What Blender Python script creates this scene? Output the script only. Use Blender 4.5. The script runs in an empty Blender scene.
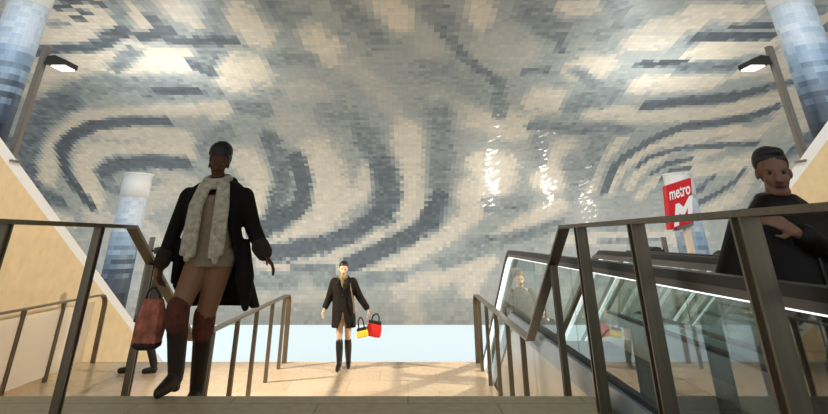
import bpy, bmesh, math, random
import numpy as np
from mathutils import Vector, Matrix

random.seed(7)
rng = np.random.default_rng(7)
SC = bpy.context.scene
COL = SC.collection
PI = math.pi

# ------------------------------------------------------------------ helpers
def rgb(r, g, b):
    """display colour 0-255 -> linear"""
    def f(c):
        c /= 255.0
        return c / 12.92 if c <= 0.04045 else ((c + 0.055) / 1.055) ** 2.4
    return (f(r), f(g), f(b), 1.0)

def mat(name, col, rough=0.6, metal=0.0, noise=0.0, scale=8.0, bump=0.0, stretch=None, emit=None, spec=0.5):
    m = bpy.data.materials.new(name)
    m.use_nodes = True
    nt = m.node_tree
    b = nt.nodes['Principled BSDF']
    b.inputs['Base Color'].default_value = col
    b.inputs['Roughness'].default_value = rough
    b.inputs['Metallic'].default_value = metal
    b.inputs['Specular IOR Level'].default_value = spec
    if emit:
        b.inputs['Emission Color'].default_value = emit[0]
        b.inputs['Emission Strength'].default_value = emit[1]
    if noise or bump:
        tc = nt.nodes.new('ShaderNodeTexCoord')
        mp = nt.nodes.new('ShaderNodeMapping')
        if stretch:
            mp.inputs['Scale'].default_value = stretch
        n = nt.nodes.new('ShaderNodeTexNoise')
        n.inputs['Scale'].default_value = scale
        n.inputs['Detail'].default_value = 6
        nt.links.new(tc.outputs['Object'], mp.inputs['Vector'])
        nt.links.new(mp.outputs['Vector'], n.inputs['Vector'])
        if noise:
            r = nt.nodes.new('ShaderNodeValToRGB')
            r.color_ramp.elements[0].position = 0.3
            r.color_ramp.elements[1].position = 0.7
            r.color_ramp.elements[0].color = tuple(c * (1 - noise) for c in col[:3]) + (1,)
            r.color_ramp.elements[1].color = tuple(min(1, c * (1 + noise)) for c in col[:3]) + (1,)
            nt.links.new(n.outputs['Fac'], r.inputs['Fac'])
            nt.links.new(r.outputs['Color'], b.inputs['Base Color'])
        if bump:
            bp = nt.nodes.new('ShaderNodeBump')
            bp.inputs['Strength'].default_value = bump
            bp.inputs['Distance'].default_value = 0.02
            nt.links.new(n.outputs['Fac'], bp.inputs['Height'])
            nt.links.new(bp.outputs['Normal'], b.inputs['Normal'])
    return m

def tag(o, label=None, cat=None, group=None, kind=None):
    if label: o['label'] = label
    if cat: o['category'] = cat
    if group: o['group'] = group
    if kind: o['kind'] = kind
    return o

def empty(name, loc, label, cat, group=None, rz=0.0):
    o = bpy.data.objects.new(name, None)
    o.empty_display_size = 0.1
    o.location = loc
    o.rotation_euler = (0, 0, rz)
    COL.objects.link(o)
    return tag(o, label, cat, group)

def link(name, me, mats=(), parent=None, smooth=False):
    o = bpy.data.objects.new(name, me)
    COL.objects.link(o)
    for m in (mats if isinstance(mats, (list, tuple)) else [mats]):
        me.materials.append(m)
    if parent: o.parent = parent
    if smooth:
        for p in me.polygons: p.use_smooth = True
    return o

def from_bm(name, bm, mats, parent=None, smooth=False):
    bmesh.ops.recalc_face_normals(bm, faces=bm.faces[:])
    me = bpy.data.meshes.new(name)
    bm.to_mesh(me); bm.free()
    return link(name, me, mats, parent, smooth)

def add_box(bm, x0, x1, y0, y1, z0, z1, M=None):
    vs = [bm.verts.new((x, y, z)) for x in (x0, x1) for y in (y0, y1) for z in (z0, z1)]
    for f in ((0, 1, 3, 2), (4, 6, 7, 5), (0, 4, 5, 1), (2, 3, 7, 6), (0, 2, 6, 4), (1, 5, 7, 3)):
        bm.faces.new([vs[i] for i in f])
    if M is not None:
        for v in vs: v.co = M @ v.co
    return vs

def box(name, x0, x1, y0, y1, z0, z1, m, parent=None, bevel=0.0):
    bm = bmesh.new()
    add_box(bm, x0, x1, y0, y1, z0, z1)
    if bevel:
        bmesh.ops.bevel(bm, geom=bm.edges[:], offset=bevel, segments=2, affect='EDGES')
    return from_bm(name, bm, m, parent)

def add_sweep(bm, path, x0, x1, o0, o1):
    """flat bar running along a (y, z) path; o0..o1 = offsets along the path's normal"""
    n = len(path)
    rows = []
    for i, (y, z) in enumerate(path):
        a = path[max(i - 1, 0)]; b = path[min(i + 1, n - 1)]
        d1 = Vector((y - a[0], z - a[1])); d2 = Vector((b[0] - y, b[1] - z))
        if d1.length < 1e-9: d1 = d2
        if d2.length < 1e-9: d2 = d1
        d1.normalize(); d2.normalize()
        t = (d1 + d2).normalized()
        k = 1.0 / max(0.5, t.dot(d1))
        nx, nz = -t.y * k, t.x * k
        rows.append([bm.verts.new(p) for p in ((x0, y + nx * o0, z + nz * o0), (x1, y + nx * o0, z + nz * o0),
                                               (x1, y + nx * o1, z + nz * o1), (x0, y + nx * o1, z + nz * o1))])
    for r, q in zip(rows, rows[1:]):
        for j in range(4):
            bm.faces.new((r[j], r[(j + 1) % 4], q[(j + 1) % 4], q[j]))
    bm.faces.new(rows[0]); bm.faces.new(rows[-1][::-1])

def sweep(name, path, x0, x1, o0, o1, m, parent=None):
    bm = bmesh.new()
    add_sweep(bm, path, x0, x1, o0, o1)
    return from_bm(name, bm, m, parent)

def sheet_between(name, top, bot, x0, x1, m, parent=None):
    """slab between two (y,z) polylines of equal length, thickness x0..x1"""
    bm = bmesh.new()
    rows = []
    for (ty, tz), (by, bz) in zip(top, bot):
        rows.append([bm.verts.new(p) for p in ((x0, ty, tz), (x1, ty, tz), (x1, by, bz), (x0, by, bz))])
    for r, q in zip(rows, rows[1:]):
        for j in range(4):
            bm.faces.new((r[j], r[(j + 1) % 4], q[(j + 1) % 4], q[j]))
    bm.faces.new(rows[0]); bm.faces.new(rows[-1][::-1])
    return from_bm(name, bm, m, parent)

def prism_x(name, poly, x0, x1, m, parent=None):
    """(y,z) polygon extruded along x"""
    bm = bmesh.new()
    a = [bm.verts.new((x0, y, z)) for y, z in poly]
    b = [bm.verts.new((x1, y, z)) for y, z in poly]
    bm.faces.new(a); bm.faces.new(b[::-1])
    for i in range(len(poly)):
        j = (i + 1) % len(poly)
        bm.faces.new((a[i], b[i], b[j], a[j]))
    return from_bm(name, bm, m, parent)

def add_cap(bm, p, q, r0, r1, seg=12, rings=4):
    """tapered capsule from p to q"""
    p, q = Vector(p), Vector(q)
    d = q - p
    L = d.length
    R = d.normalized().to_track_quat('Z', 'Y').to_matrix() if L > 1e-6 else Matrix.Identity(3)
    prof = []
    for i in range(rings + 1):
        a = -PI / 2 + (PI / 2) * i / rings
        prof.append((r0 * math.cos(a), r0 * math.sin(a)))
    for i in range(rings + 1):
        a = (PI / 2) * i / rings
        prof.append((r1 * math.cos(a), L + r1 * math.sin(a)))
    b0 = bm.verts.new(p + R @ Vector((0, 0, prof[0][1])))
    b1 = bm.verts.new(p + R @ Vector((0, 0, prof[-1][1])))
    rows = []
    for r, z in prof[1:-1]:
        rows.append([bm.verts.new(p + R @ Vector((r * math.cos(2 * PI * k / seg), r * math.sin(2 * PI * k / seg), z))) for k in range(seg)])
    for k in range(seg):
        bm.faces.new((b0, rows[0][(k + 1) % seg], rows[0][k]))
        bm.faces.new((b1, rows[-1][k], rows[-1][(k + 1) % seg]))
    for r, q_ in zip(rows, rows[1:]):
        for k in range(seg):
            bm.faces.new((r[k], r[(k + 1) % seg], q_[(k + 1) % seg], q_[k]))

def add_chain(bm, pts, radii, seg=12):
    for i in range(len(pts) - 1):
        add_cap(bm, pts[i], pts[i + 1], radii[i], radii[i + 1], seg)

def add_ell(bm, c, r, rot=(0, 0, 0), seg=20, rings=12):
    from mathutils import Euler
    M = Matrix.Translation(c) @ Euler(rot).to_matrix().to_4x4() @ Matrix.Diagonal((r[0], r[1], r[2], 1))
    bmesh.ops.create_uvsphere(bm, u_segments=seg, v_segments=rings, radius=1.0, matrix=M)

def add_loft(bm, rings, seg=28, p=2.3):
    """solid of stacked super-ellipse rings: (cx, cy, z, rx, ry)"""
    rows = []
    for cx, cy, z, rx, ry in rings:
        row = []
        for k in range(seg):
            a = 2 * PI * k / seg
            ca, sa = math.cos(a), math.sin(a)
            row.append(bm.verts.new((cx + rx * math.copysign(abs(ca) ** (2 / p), ca), cy + ry * math.copysign(abs(sa) ** (2 / p), sa), z)))
        rows.append(row)
    for r, q in zip(rows, rows[1:]):
        for k in range(seg):
            bm.faces.new((r[k], r[(k + 1) % seg], q[(k + 1) % seg], q[k]))
    bm.faces.new(rows[0]); bm.faces.new(rows[-1][::-1])

def add_open_shell(bm, rings, th=0.03, seg=36):
    """thick cloth shell open at the front (-y): rings (cx, cy, z, rx, ry, left gap angle, right gap angle)"""
    outs, ins = [], []
    for cx, cy, z, rx, ry, gl, gr in rings:
        o, i_ = [], []
        for k in range(seg + 1):
            a = -PI / 2 + gr + (2 * PI - gl - gr) * k / seg
            f = 1 + 0.02 * math.sin(9 * a)
            o.append(bm.verts.new((cx + rx * f * math.cos(a), cy + ry * f * math.sin(a), z)))
            i_.append(bm.verts.new((cx + (rx * f - th) * math.cos(a), cy + (ry * f - th) * math.sin(a), z)))
        outs.append(o); ins.append(i_)
    n = len(rings)
    for i in range(n - 1):
        for k in range(seg):
            bm.faces.new((outs[i][k], outs[i][k + 1], outs[i + 1][k + 1], outs[i + 1][k]))
            bm.faces.new((ins[i][k], ins[i + 1][k], ins[i + 1][k + 1], ins[i][k + 1]))
        for k in (0, seg):
            bm.faces.new((outs[i][k], outs[i + 1][k], ins[i + 1][k], ins[i][k]))
    for i in (0, n - 1):
        for k in range(seg):
            bm.faces.new((outs[i][k], ins[i][k], ins[i][k + 1], outs[i][k + 1]))

def fuse(name, bm, mats, parent=None, voxel=0.009, smooth=4, assign=None):
    """weld overlapping closed pieces into ONE continuous skin"""
    bmesh.ops.recalc_face_normals(bm, faces=bm.faces[:])
    me = bpy.data.meshes.new(name)
    bm.to_mesh(me); bm.free()
    o = bpy.data.objects.new('tmp', me)
    COL.objects.link(o)
    r = o.modifiers.new('r', 'REMESH'); r.mode = 'VOXEL'; r.voxel_size = voxel
    s = o.modifiers.new('s', 'SMOOTH'); s.iterations = smooth; s.factor = 0.5
    dg = bpy.context.evaluated_depsgraph_get()
    m2 = bpy.data.meshes.new_from_object(o.evaluated_get(dg))
    bpy.data.objects.remove(o)
    bpy.data.meshes.remove(me)
    m2.name = name
    m2.materials.clear()
    ob = link(name, m2, mats, parent, True)
    if assign:
        for p in m2.polygons:
            p.material_index = assign(p.center)
    return ob

# ------------------------------------------------------------------ materials
STEEL = mat('brushed_steel', rgb(172, 166, 156), 0.3, 0.95, noise=0.12, scale=30, stretch=(1, 1, 0.05))
STEEL_RAIL = mat('satin_steel_rail', rgb(126, 116, 100), 0.36, 0.72, noise=0.15, scale=30, stretch=(1, 1, 0.05))
STEEL_BLUE = mat('skirt_steel', rgb(176, 190, 204), 0.35, 0.35, noise=0.06, scale=20)
STEEL_CLAD = mat('side_cladding_steel', rgb(214, 214, 212), 0.3, 0.55, noise=0.05, scale=12, stretch=(1, 0.1, 1))
DARK_STEEL = mat('dark_steel', rgb(70, 68, 66), 0.4, 0.7)
RUBBER = mat('black_rubber', rgb(38, 34, 33), 0.42)
HOUSING = mat('handrail_housing', rgb(118, 112, 108), 0.35, 0.7)
STRIP = mat('lit_strip', rgb(245, 250, 255), 0.4, emit=((0.92, 0.97, 1.0, 1), 0.9))
WHITE_METAL = mat('white_enamel', rgb(236, 240, 242), 0.35)
GASKET = mat('black_gasket', rgb(45, 50, 56), 0.6)
STEP = mat('escalator_step_metal', rgb(64, 62, 60), 0.45, 0.6, noise=0.15, scale=60, stretch=(1, 0.02, 1))
TAN = mat('sandstone', rgb(236, 210, 166), 0.65, noise=0.07, scale=5, bump=0.03)
COPING = mat('white_coping', rgb(246, 246, 244), 0.5)
POLE = mat('grey_lamp_metal', rgb(128, 122, 114), 0.45, 0.3, noise=0.06)
LAMPDARK = mat('dark_lamp_metal', rgb(52, 50, 48), 0.45, 0.3)
LENS = mat('lamp_lens', rgb(235, 235, 230), 0.2, emit=((1.0, 0.96, 0.88, 1), 2.0))
RED = mat('red_enamel', rgb(214, 22, 34), 0.35)
SIGNWHITE = mat('sign_white', rgb(250, 246, 244), 0.5)
SIGNGREY = mat('sign_grey', rgb(110, 108, 106), 0.5)
CREAM = mat('cream_paint', rgb(230, 212, 190), 0.5)
BLACKBIT = mat('black_plastic', rgb(30, 28, 28), 0.45)

def stone(name, c1, c2, joint, tile, rough=0.3):
    m = bpy.data.materials.new(name); m.use_nodes = True
    nt = m.node_tree; b = nt.nodes['Principled BSDF']
    tc = nt.nodes.new('ShaderNodeTexCoord')
    br = nt.nodes.new('ShaderNodeTexBrick')
    br.offset = 0.5
    br.inputs['Scale'].default_value = 1.0
    br.inputs['Brick Width'].default_value = tile[0]
    br.inputs['Row Height'].default_value = tile[1]
    br.inputs['Mortar Size'].default_value = 0.006
    br.inputs['Color1'].default_value = c1
    br.inputs['Color2'].default_value = c2
    br.inputs['Mortar'].default_value = joint
    n = nt.nodes.new('ShaderNodeTexNoise'); n.inputs['Scale'].default_value = 14; n.inputs['Detail'].default_value = 8
    mx = nt.nodes.new('ShaderNodeMix'); mx.data_type = 'RGBA'; mx.blend_type = 'OVERLAY'
    mx.inputs['Factor'].default_value = 0.35
    nt.links.new(tc.outputs['Object'], br.inputs['Vector'])
    nt.links.new(tc.outputs['Object'], n.inputs['Vector'])
    nt.links.new(br.outputs['Color'], mx.inputs['A'])
    nt.links.new(n.outputs['Fac'], mx.inputs['B'])
    nt.links.new(mx.outputs['Result'], b.inputs['Base Color'])
    b.inputs['Roughness'].default_value = rough
    return m

FLOOR_STONE = stone('pale_stone_paving', rgb(222, 200, 172), rgb(212, 190, 160), rgb(196, 174, 146), (0.9, 0.6), 0.25)
STEP_STONE = stone('grey_stone_paving', rgb(206, 192, 156), rgb(198, 184, 148), rgb(160, 148, 120), (1.2, 0.6), 0.5)

# glass: Fresnel mix of clear transmission and mirror reflection
GLASS = bpy.data.materials.new('balustrade_glass'); GLASS.use_nodes = True
nt = GLASS.node_tree
nt.nodes.remove(nt.nodes['Principled BSDF'])
tr = nt.nodes.new('ShaderNodeBsdfTransparent'); tr.inputs['Color'].default_value = (0.88, 0.92, 0.90, 1)
gl = nt.nodes.new('ShaderNodeBsdfGlossy'); gl.inputs['Roughness'].default_value = 0.02
gl.inputs['Color'].default_value = (0.93, 0.97, 0.96, 1)
fr = nt.nodes.new('ShaderNodeFresnel'); fr.inputs['IOR'].default_value = 2.05
ms = nt.nodes.new('ShaderNodeMixShader')
ge = nt.nodes.new('ShaderNodeNewGeometry')      # reflect at the outer faces only
iv = nt.nodes.new('ShaderNodeMath'); iv.operation = 'SUBTRACT'; iv.inputs[0].default_value = 1.0
mu = nt.nodes.new('ShaderNodeMath'); mu.operation = 'MULTIPLY'
nt.links.new(ge.outputs['Backfacing'], iv.inputs[1])
nt.links.new(fr.outputs['Fac'], mu.inputs[0]); nt.links.new(iv.outputs[0], mu.inputs[1])
nt.links.new(mu.outputs[0], ms.inputs['Fac'])
nt.links.new(tr.outputs['BSDF'], ms.inputs[1]); nt.links.new(gl.outputs['BSDF'], ms.inputs[2])
nt.links.new(ms.outputs['Shader'], nt.nodes['Material Output'].inputs['Surface'])

# frosted glass of the wall-side railing
FROST = bpy.data.materials.new('frosted_glass'); FROST.use_nodes = True
nt = FROST.node_tree
nt.nodes.remove(nt.nodes['Principled BSDF'])
tr = nt.nodes.new('ShaderNodeBsdfTransparent')
df = nt.nodes.new('ShaderNodeBsdfDiffuse'); df.inputs['Color'].default_value = rgb(250, 244, 232)
ms = nt.nodes.new('ShaderNodeMixShader'); ms.inputs['Fac'].default_value = 0.35
nt.links.new(tr.outputs['BSDF'], ms.inputs[1]); nt.links.new(df.outputs['BSDF'], ms.inputs[2])
nt.links.new(ms.outputs['Shader'], nt.nodes['Material Output'].inputs['Surface'])

# ------------------------------------------------------------------ vault of mosaic tiles
YC, VA, VZ, VB = 6.0, 20.0, -1.43, 8.8

STROKES = [(0.44,1.78,3.62,[(-3.13,15.61),(0.7,13.75),(3.14,16.19)]),
(0.44,1.26,2.56,[(-6.03,15.61),(-2.65,12.42)]),
(0.46,0.97,1.98,[(-0.65,11.04),(2.67,15.61)]),
(0.52,1.07,0.98,[(-13.73,0.96),(-3.48,0.96),(2.76,0.96),(10.37,1.38)]),
(0.48,0.95,1.35,[(6.54,5.24),(12.56,5.24)]),
(0.45,0.97,1.22,[(-11.1,5.24),(-7.05,2.75)]),
(0.5,1.11,1.3,[(-15.53,2.75),(-11.39,3.79)]),
(0.86,0.68,1.34,[(-9.55,17.02),(-7.57,17.79)]),
(0.86,0.48,0.98,[(-11.15,14.52),(-8.4,15.5)]),
(0.85,0.38,0.77,[(-7.77,15.61),(-6.32,15.61)]),
(0.84,0.32,0.66,[(-12.26,13.43),(-10.7,13.62)]),
(0.88,0.25,0.49,[(-6.84,18.37),(-6.85,17.69)]),
(0.86,0.32,0.63,[(-5.76,18.37),(-5.32,17.69)]),
(0.9,0.44,0.87,[(-4.24,17.89),(-3.99,17.07)]),
(0.9,0.52,1.05,[(-5.53,14.52),(-4.58,15.02)]),
(0.82,0.24,0.48,[(-11.55,11.94),(-8.81,12.28),(-6.14,12.69),(-6.71,11.87)]),
(0.85,0.34,0.64,[(-14.59,7.87),(-13.51,9.62),(-11.74,11.18),(-9.39,10.75),(-8.17,10.47)]),
(0.86,0.4,0.7,[(-13.18,6.19),(-12.85,8.22),(-11.94,9.48),(-8.46,9.62)]),
(0.7,0.41,0.67,[(-11.37,5.87),(-8.94,7.19),(-9.77,7.87)]),
(0.86,0.45,0.9,[(-2.46,16.64),(-2.13,15.96)]),
(0.62,0.45,0.92,[(-3.53,13.62),(-2.91,13.49)]),
(0.9,0.35,0.68,[(-0.55,18.56),(-0.15,17.69)]),
(0.6,0.35,0.72,[(-1.68,15.61),(-0.78,13.36),(-0.42,11.87)]),
(0.62,0.72,1.4,[(-4.19,11.39),(-3.58,10.68)]),
(0.6,0.39,0.78,[(0.48,17.02),(0.7,15.61)]),
(0.62,0.56,1.13,[(2.26,16.47),(3.19,15.91)]),
(0.9,0.3,0.57,[(1.69,18.51),(1.87,17.89)]),
(0.86,0.4,0.8,[(4.18,13.1),(4.97,12.96)]),
(0.84,0.49,0.97,[(1.6,12.42),(4.01,11.18)]),
(0.86,0.67,1.04,[(-6.34,8.92),(-5.99,7.19),(-6.02,5.24),(-6.93,4.24)]),
(0.86,0.91,1.48,[(-3.5,8.92),(-3.23,6.85),(-3.87,5.31)]),
(0.9,0.61,1.03,[(0.0,10.68),(0.08,7.53),(-0.17,5.24)]),
(0.84,0.66,1.08,[(2.59,6.52),(3.74,7.53)]),
(0.92,0.47,0.84,[(2.74,8.71),(3.94,8.5)]),  # bright glint painted into the tile tone
(0.92,0.41,0.68,[(5.38,7.67),(5.79,7.39)]),  # smaller glint, also painted as pale tiles
(0.84,0.51,0.91,[(5.84,9.62),(6.17,7.53)]),
(0.62,0.34,0.68,[(1.05,13.1),(1.79,12.08)]),
(0.88,0.24,0.47,[(3.83,18.37),(4.46,18.46)]),
(0.85,0.39,0.79,[(5.06,15.14),(5.71,15.14)]),
(0.8,0.27,0.55,[(6.12,16.64),(7.05,16.75)]),
(0.9,0.23,0.46,[(8.04,15.91),(9.23,16.08)]),
(0.86,0.28,0.57,[(7.13,14.08),(9.56,14.27)]),
(0.86,0.22,0.43,[(6.98,18.18),(8.52,18.08)]),
(0.84,0.18,0.36,[(5.99,17.54),(7.51,17.59)]),
(0.86,0.22,0.45,[(8.13,16.31),(9.98,16.47)]),
(0.88,0.27,0.54,[(9.94,15.02),(11.43,15.5)]),
(0.87,0.3,0.61,[(9.81,11.87),(12.51,13.23)]),
(0.8,0.61,1.24,[(13.71,11.73),(10.68,17.28)]),
(0.85,0.27,0.55,[(6.22,12.28),(8.02,12.01),(10.04,12.15)]),
(0.85,0.23,0.42,[(7.51,6.99),(7.47,8.92),(7.91,10.33)]),
(0.85,0.23,0.42,[(8.36,6.85),(8.47,8.36),(8.99,9.62),(9.93,10.68),(11.77,11.04)]),
(0.82,0.23,0.42,[(9.1,7.19),(9.27,8.36),(9.92,9.48),(11.02,10.68)]),
(0.8,0.25,0.4,[(9.69,6.52),(10.03,7.53)]),
(0.8,0.3,0.57,[(10.97,8.92),(12.15,10.61),(13.56,11.39)]),
(0.74,0.33,0.53,[(12.56,5.24),(13.86,6.52),(13.53,8.92)]),
(0.8,0.35,0.63,[(11.27,8.08),(12.67,8.57),(13.38,8.92)]),
(0.6,0.36,0.7,[(13.39,10.33),(13.38,11.39)]),
(0.84,0.34,0.51,[(-7.01,3.36),(-4.72,4.47),(-2.0,6.52),(-1.4,8.92)]),
(0.8,0.35,0.45,[(-6.53,2.36),(-3.48,2.85),(-1.45,3.9),(0.09,5.43),(1.32,6.85)]),
(0.84,0.44,0.55,[(-2.82,2.27),(-0.36,2.65),(1.84,4.24),(3.84,6.52)]),
(0.78,0.4,0.47,[(-0.36,1.38),(2.33,2.18),(4.26,4.07),(6.45,5.87)]),
(0.82,0.36,0.36,[(2.68,1.38),(3.66,2.65)]),
(0.72,0.44,0.39,[(0.09,0.96),(0.31,0.37)]),
(0.66,0.45,0.41,[(-6.82,0.96),(-3.49,1.38)]),
(0.74,0.31,0.39,[(6.71,3.79),(12.84,4.01)]),
(0.7,0.35,0.46,[(-13.68,5.24),(-11.27,4.47),(-10.79,3.26)]),
(0.36,0.23,0.44,[(-6.95,18.92),(-7.27,17.89),(-7.34,17.17)]),
(0.34,0.17,0.35,[(-7.71,16.08),(-8.72,15.14)]),
(0.34,0.32,0.65,[(-12.25,12.56),(-10.47,13.75),(-9.34,14.27),(-8.19,13.88),(-7.07,13.88)]),
(0.36,0.26,0.52,[(-7.72,13.43),(-6.2,13.62)]),
(0.34,0.26,0.52,[(-4.6,18.92),(-5.09,17.28),(-6.04,15.14)]),
(0.28,0.27,0.53,[(-3.28,18.56),(-3.08,17.89)]),
(0.33,0.17,0.34,[(-3.04,18.08),(-2.56,18.28)]),
(0.34,0.17,0.35,[(-3.94,15.61),(-2.76,15.73)]),
(0.3,0.27,0.54,[(-5.64,12.69),(-4.82,12.42)]),
(0.3,0.31,0.61,[(-1.53,18.46),(-1.19,17.49),(-0.81,16.86)]),
(0.36,0.49,0.97,[(-2.69,12.08),(-1.96,11.73)]),
(0.36,0.3,0.61,[(0.48,15.14),(1.13,15.14)]),
(0.4,0.45,0.91,[(1.63,14.08),(2.67,13.36)]),
(0.3,0.3,0.59,[(0.54,18.37),(1.01,17.49)]),
(0.26,0.14,0.29,[(0.97,17.28),(1.53,15.96),(2.16,15.02),(2.96,14.01)]),
(0.3,0.31,0.6,[(2.86,18.46),(3.53,17.59),(3.91,17.17)]),
(0.24,0.11,0.22,[(4.18,16.86),(4.29,16.19)]),
(0.26,0.12,0.24,[(3.53,14.89),(4.13,15.02)]),
(0.3,0.27,0.54,[(2.95,13.23),(3.14,12.28)]),
(0.32,0.48,0.83,[(1.09,12.28),(1.29,9.62),(1.36,5.81),(0.95,4.82)]),
(0.28,0.18,0.35,[(4.38,11.32),(5.81,11.11),(7.94,10.97)]),
(0.34,0.3,0.57,[(4.83,10.19),(5.13,8.92)]),
(0.4,0.3,0.45,[(3.38,6.06),(5.14,6.19)]),
(0.34,0.39,0.8,[(5.54,12.96),(6.6,13.49)]),
(0.36,0.4,0.69,[(6.3,8.92),(6.9,7.53),(6.94,6.72)]),
(0.28,0.19,0.37,[(4.82,18.83),(5.26,18.28)]),
(0.32,0.15,0.3,[(5.4,17.59),(5.93,17.69)]),
(0.34,0.13,0.27,[(5.05,17.07),(5.35,16.96)]),
(0.28,0.11,0.22,[(7.65,16.86),(8.19,16.86)]),
(0.3,0.18,0.36,[(8.18,15.14),(9.7,15.2)]),
(0.34,0.38,0.71,[(7.05,11.04),(7.15,9.27),(7.19,8.08)]),
(0.32,0.15,0.31,[(4.97,15.02),(6.09,13.88)]),
(0.1,0.08,0.16,[(-8.32,18.74),(-7.85,18.74)]),
(0.22,0.1,0.18,[(-7.75,18.83),(-7.42,18.46)]),
(0.12,0.07,0.14,[(-8.59,18.42),(-8.25,18.46)]),
(0.25,0.07,0.14,[(-8.11,18.18),(-7.87,18.18)]),
(0.2,0.08,0.15,[(-8.4,17.89),(-8.23,17.84)]),
(0.4,0.08,0.15,[(-9.34,17.59),(-8.7,17.59)]),
(0.14,0.14,0.28,[(-10.53,16.08),(-9.67,16.25),(-8.58,16.42),(-7.58,17.12)]),
(0.12,0.13,0.26,[(-8.14,16.96),(-7.48,17.23)]),
(0.12,0.13,0.26,[(-7.22,16.86),(-6.19,17.28)]),
(0.2,0.13,0.25,[(-6.46,17.89),(-6.47,17.38)]),
(0.12,0.11,0.22,[(-6.48,16.69),(-4.68,16.69)]),
(0.05,0.08,0.16,[(-5.75,16.75),(-5.05,16.75)]),
(0.1,0.13,0.26,[(-8.1,13.69),(-6.66,13.69)]),
(0.2,0.18,0.36,[(-6.31,15.38),(-5.91,14.89)]),
(0.24,0.3,0.57,[(-11.07,13.1),(-12.4,12.28),(-13.54,10.89),(-14.68,9.27),(-15.29,7.67),(-15.31,6.45)]),
(0.08,0.19,0.35,[(-8.49,11.66),(-9.75,11.66),(-11.21,11.32),(-12.4,10.54),(-13.24,9.48),(-13.66,8.08),(-13.66,6.85),(-13.43,5.81)]),
(0.08,0.11,0.21,[(-9.05,11.66),(-10.97,11.45),(-12.4,10.54)]),
(0.14,0.28,0.49,[(-8.73,8.71),(-10.06,8.85),(-11.38,8.64),(-12.18,8.08),(-12.28,7.26)]),
(0.3,0.25,0.4,[(-12.2,7.26),(-11.84,6.45)]),
(0.34,0.33,0.64,[(-7.7,9.62),(-6.59,11.04)]),
(0.24,0.36,0.62,[(-5.08,10.47),(-5.06,8.92),(-5.17,7.19),(-5.83,5.43)]),
(0.16,0.38,0.59,[(-4.33,9.06),(-4.22,7.53),(-4.49,5.93),(-5.55,4.82),(-6.76,4.18)]),
(0.28,0.49,0.92,[(-1.55,10.47),(-1.17,8.92)]),
(0.2,0.58,0.93,[(-0.95,8.36),(-0.75,6.52),(-1.11,5.43)]),
(0.16,0.4,0.5,[(-1.03,5.43),(-2.46,4.12),(-3.99,3.47),(-6.05,3.05)]),
(0.14,0.4,0.51,[(1.26,6.32),(0.87,4.82),(0.0,3.96),(-1.33,3.15),(-2.59,2.55)]),
(0.3,0.22,0.24,[(-5.05,2.36),(-3.4,2.36)]),
(0.3,0.26,0.34,[(2.83,3.52),(5.23,4.12),(6.61,4.7)]),
(0.34,0.21,0.32,[(3.42,5.55),(5.03,6.0)]),
(0.36,0.27,0.3,[(1.56,2.55),(4.08,3.47)]),
(0.36,0.31,0.31,[(-3.94,1.72),(-0.36,1.99)]),
(0.36,0.45,0.44,[(-7.52,1.81),(-5.28,1.81)]),
(0.06,0.1,0.21,[(6.81,15.38),(8.08,15.44)]),
(0.28,0.12,0.24,[(8.16,15.26),(9.6,15.38)]),
(0.1,0.12,0.24,[(7.76,16.91),(9.77,16.96)]),
(0.14,0.08,0.15,[(8.39,17.43),(9.51,17.49)]),
(0.1,0.18,0.36,[(7.95,12.69),(9.32,13.03),(10.67,13.29),(11.51,14.01)]),
(0.2,0.12,0.25,[(11.51,14.01),(12.12,14.39)]),
(0.14,0.19,0.35,[(8.15,6.85),(8.12,8.36),(8.45,9.27),(8.97,10.26),(9.78,11.25),(10.83,11.52),(11.82,11.87),(12.32,12.56)]),
(0.16,0.11,0.21,[(9.05,8.43),(9.34,9.13),(10.18,9.69),(11.42,9.91),(13.04,10.05)]),
(0.16,0.11,0.2,[(9.81,8.01),(10.17,8.64),(10.94,8.99)]),
(0.16,0.11,0.19,[(10.25,7.6),(10.44,8.15),(11.17,8.36)]),
(0.2,0.14,0.24,[(12.0,6.72),(12.31,7.73)]),
(0.2,0.12,0.2,[(12.31,6.0),(12.9,6.65),(13.36,7.53),(13.4,8.22)]),
(0.24,0.13,0.26,[(10.74,17.38),(11.13,17.38)]),
(0.3,0.1,0.19,[(9.86,18.37),(10.24,18.18)]),
(0.34,0.13,0.16,[(8.49,3.68),(11.12,3.79)]),
(0.4,0.17,0.23,[(6.64,4.47),(10.11,4.58)])]
def wave_value(u, v):
    """tone of the tile at (u along the hall, v up the vault): 0 slate .. 1 cream"""
    jit = rng.normal(0, 0.13, u.shape)
    out = 0.47 + 0.0 * u
    far = (np.abs(u) > 14.5) | (v > 20.0)
    d1 = np.hypot((u - np.sign(u) * 9) * 0.7, v - 11.5)
    out = np.where(far, 0.5 + 0.3 * np.sin(2.6 * d1), out)
    for T, wu, wv, pts in STROKES:
        best = np.full(u.shape, 1e9)
        for i in range(max(1, len(pts) - 1)):
            ax, ay = pts[i][0] / wu, pts[i][1] / wv
            bx, by = pts[min(i + 1, len(pts) - 1)][0] / wu, pts[min(i + 1, len(pts) - 1)][1] / wv
            px, py = u / wu, v / wv
            dx, dy = bx - ax, by - ay
            L = dx * dx + dy * dy
            t = np.clip(((px - ax) * dx + (py - ay) * dy) / (L if L > 0 else 1), 0, 1)
            best = np.minimum(best, np.hypot(px - ax - t * dx, py - ay - t * dy))
        k = np.clip((1.45 - (best + jit)) / 0.9, 0, 1)
        k = k * k * (3 - 2 * k)
        out = out * (1 - k) + T * k
    run = np.repeat(rng.normal(0, 0.022, (u.shape[0], u.shape[1] // 3 + 1)), 3, axis=1)[:, :u.shape[1]]
    out = out + rng.normal(0, 0.035, u.shape) + run
    return np.clip(out, 0, 1)

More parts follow.
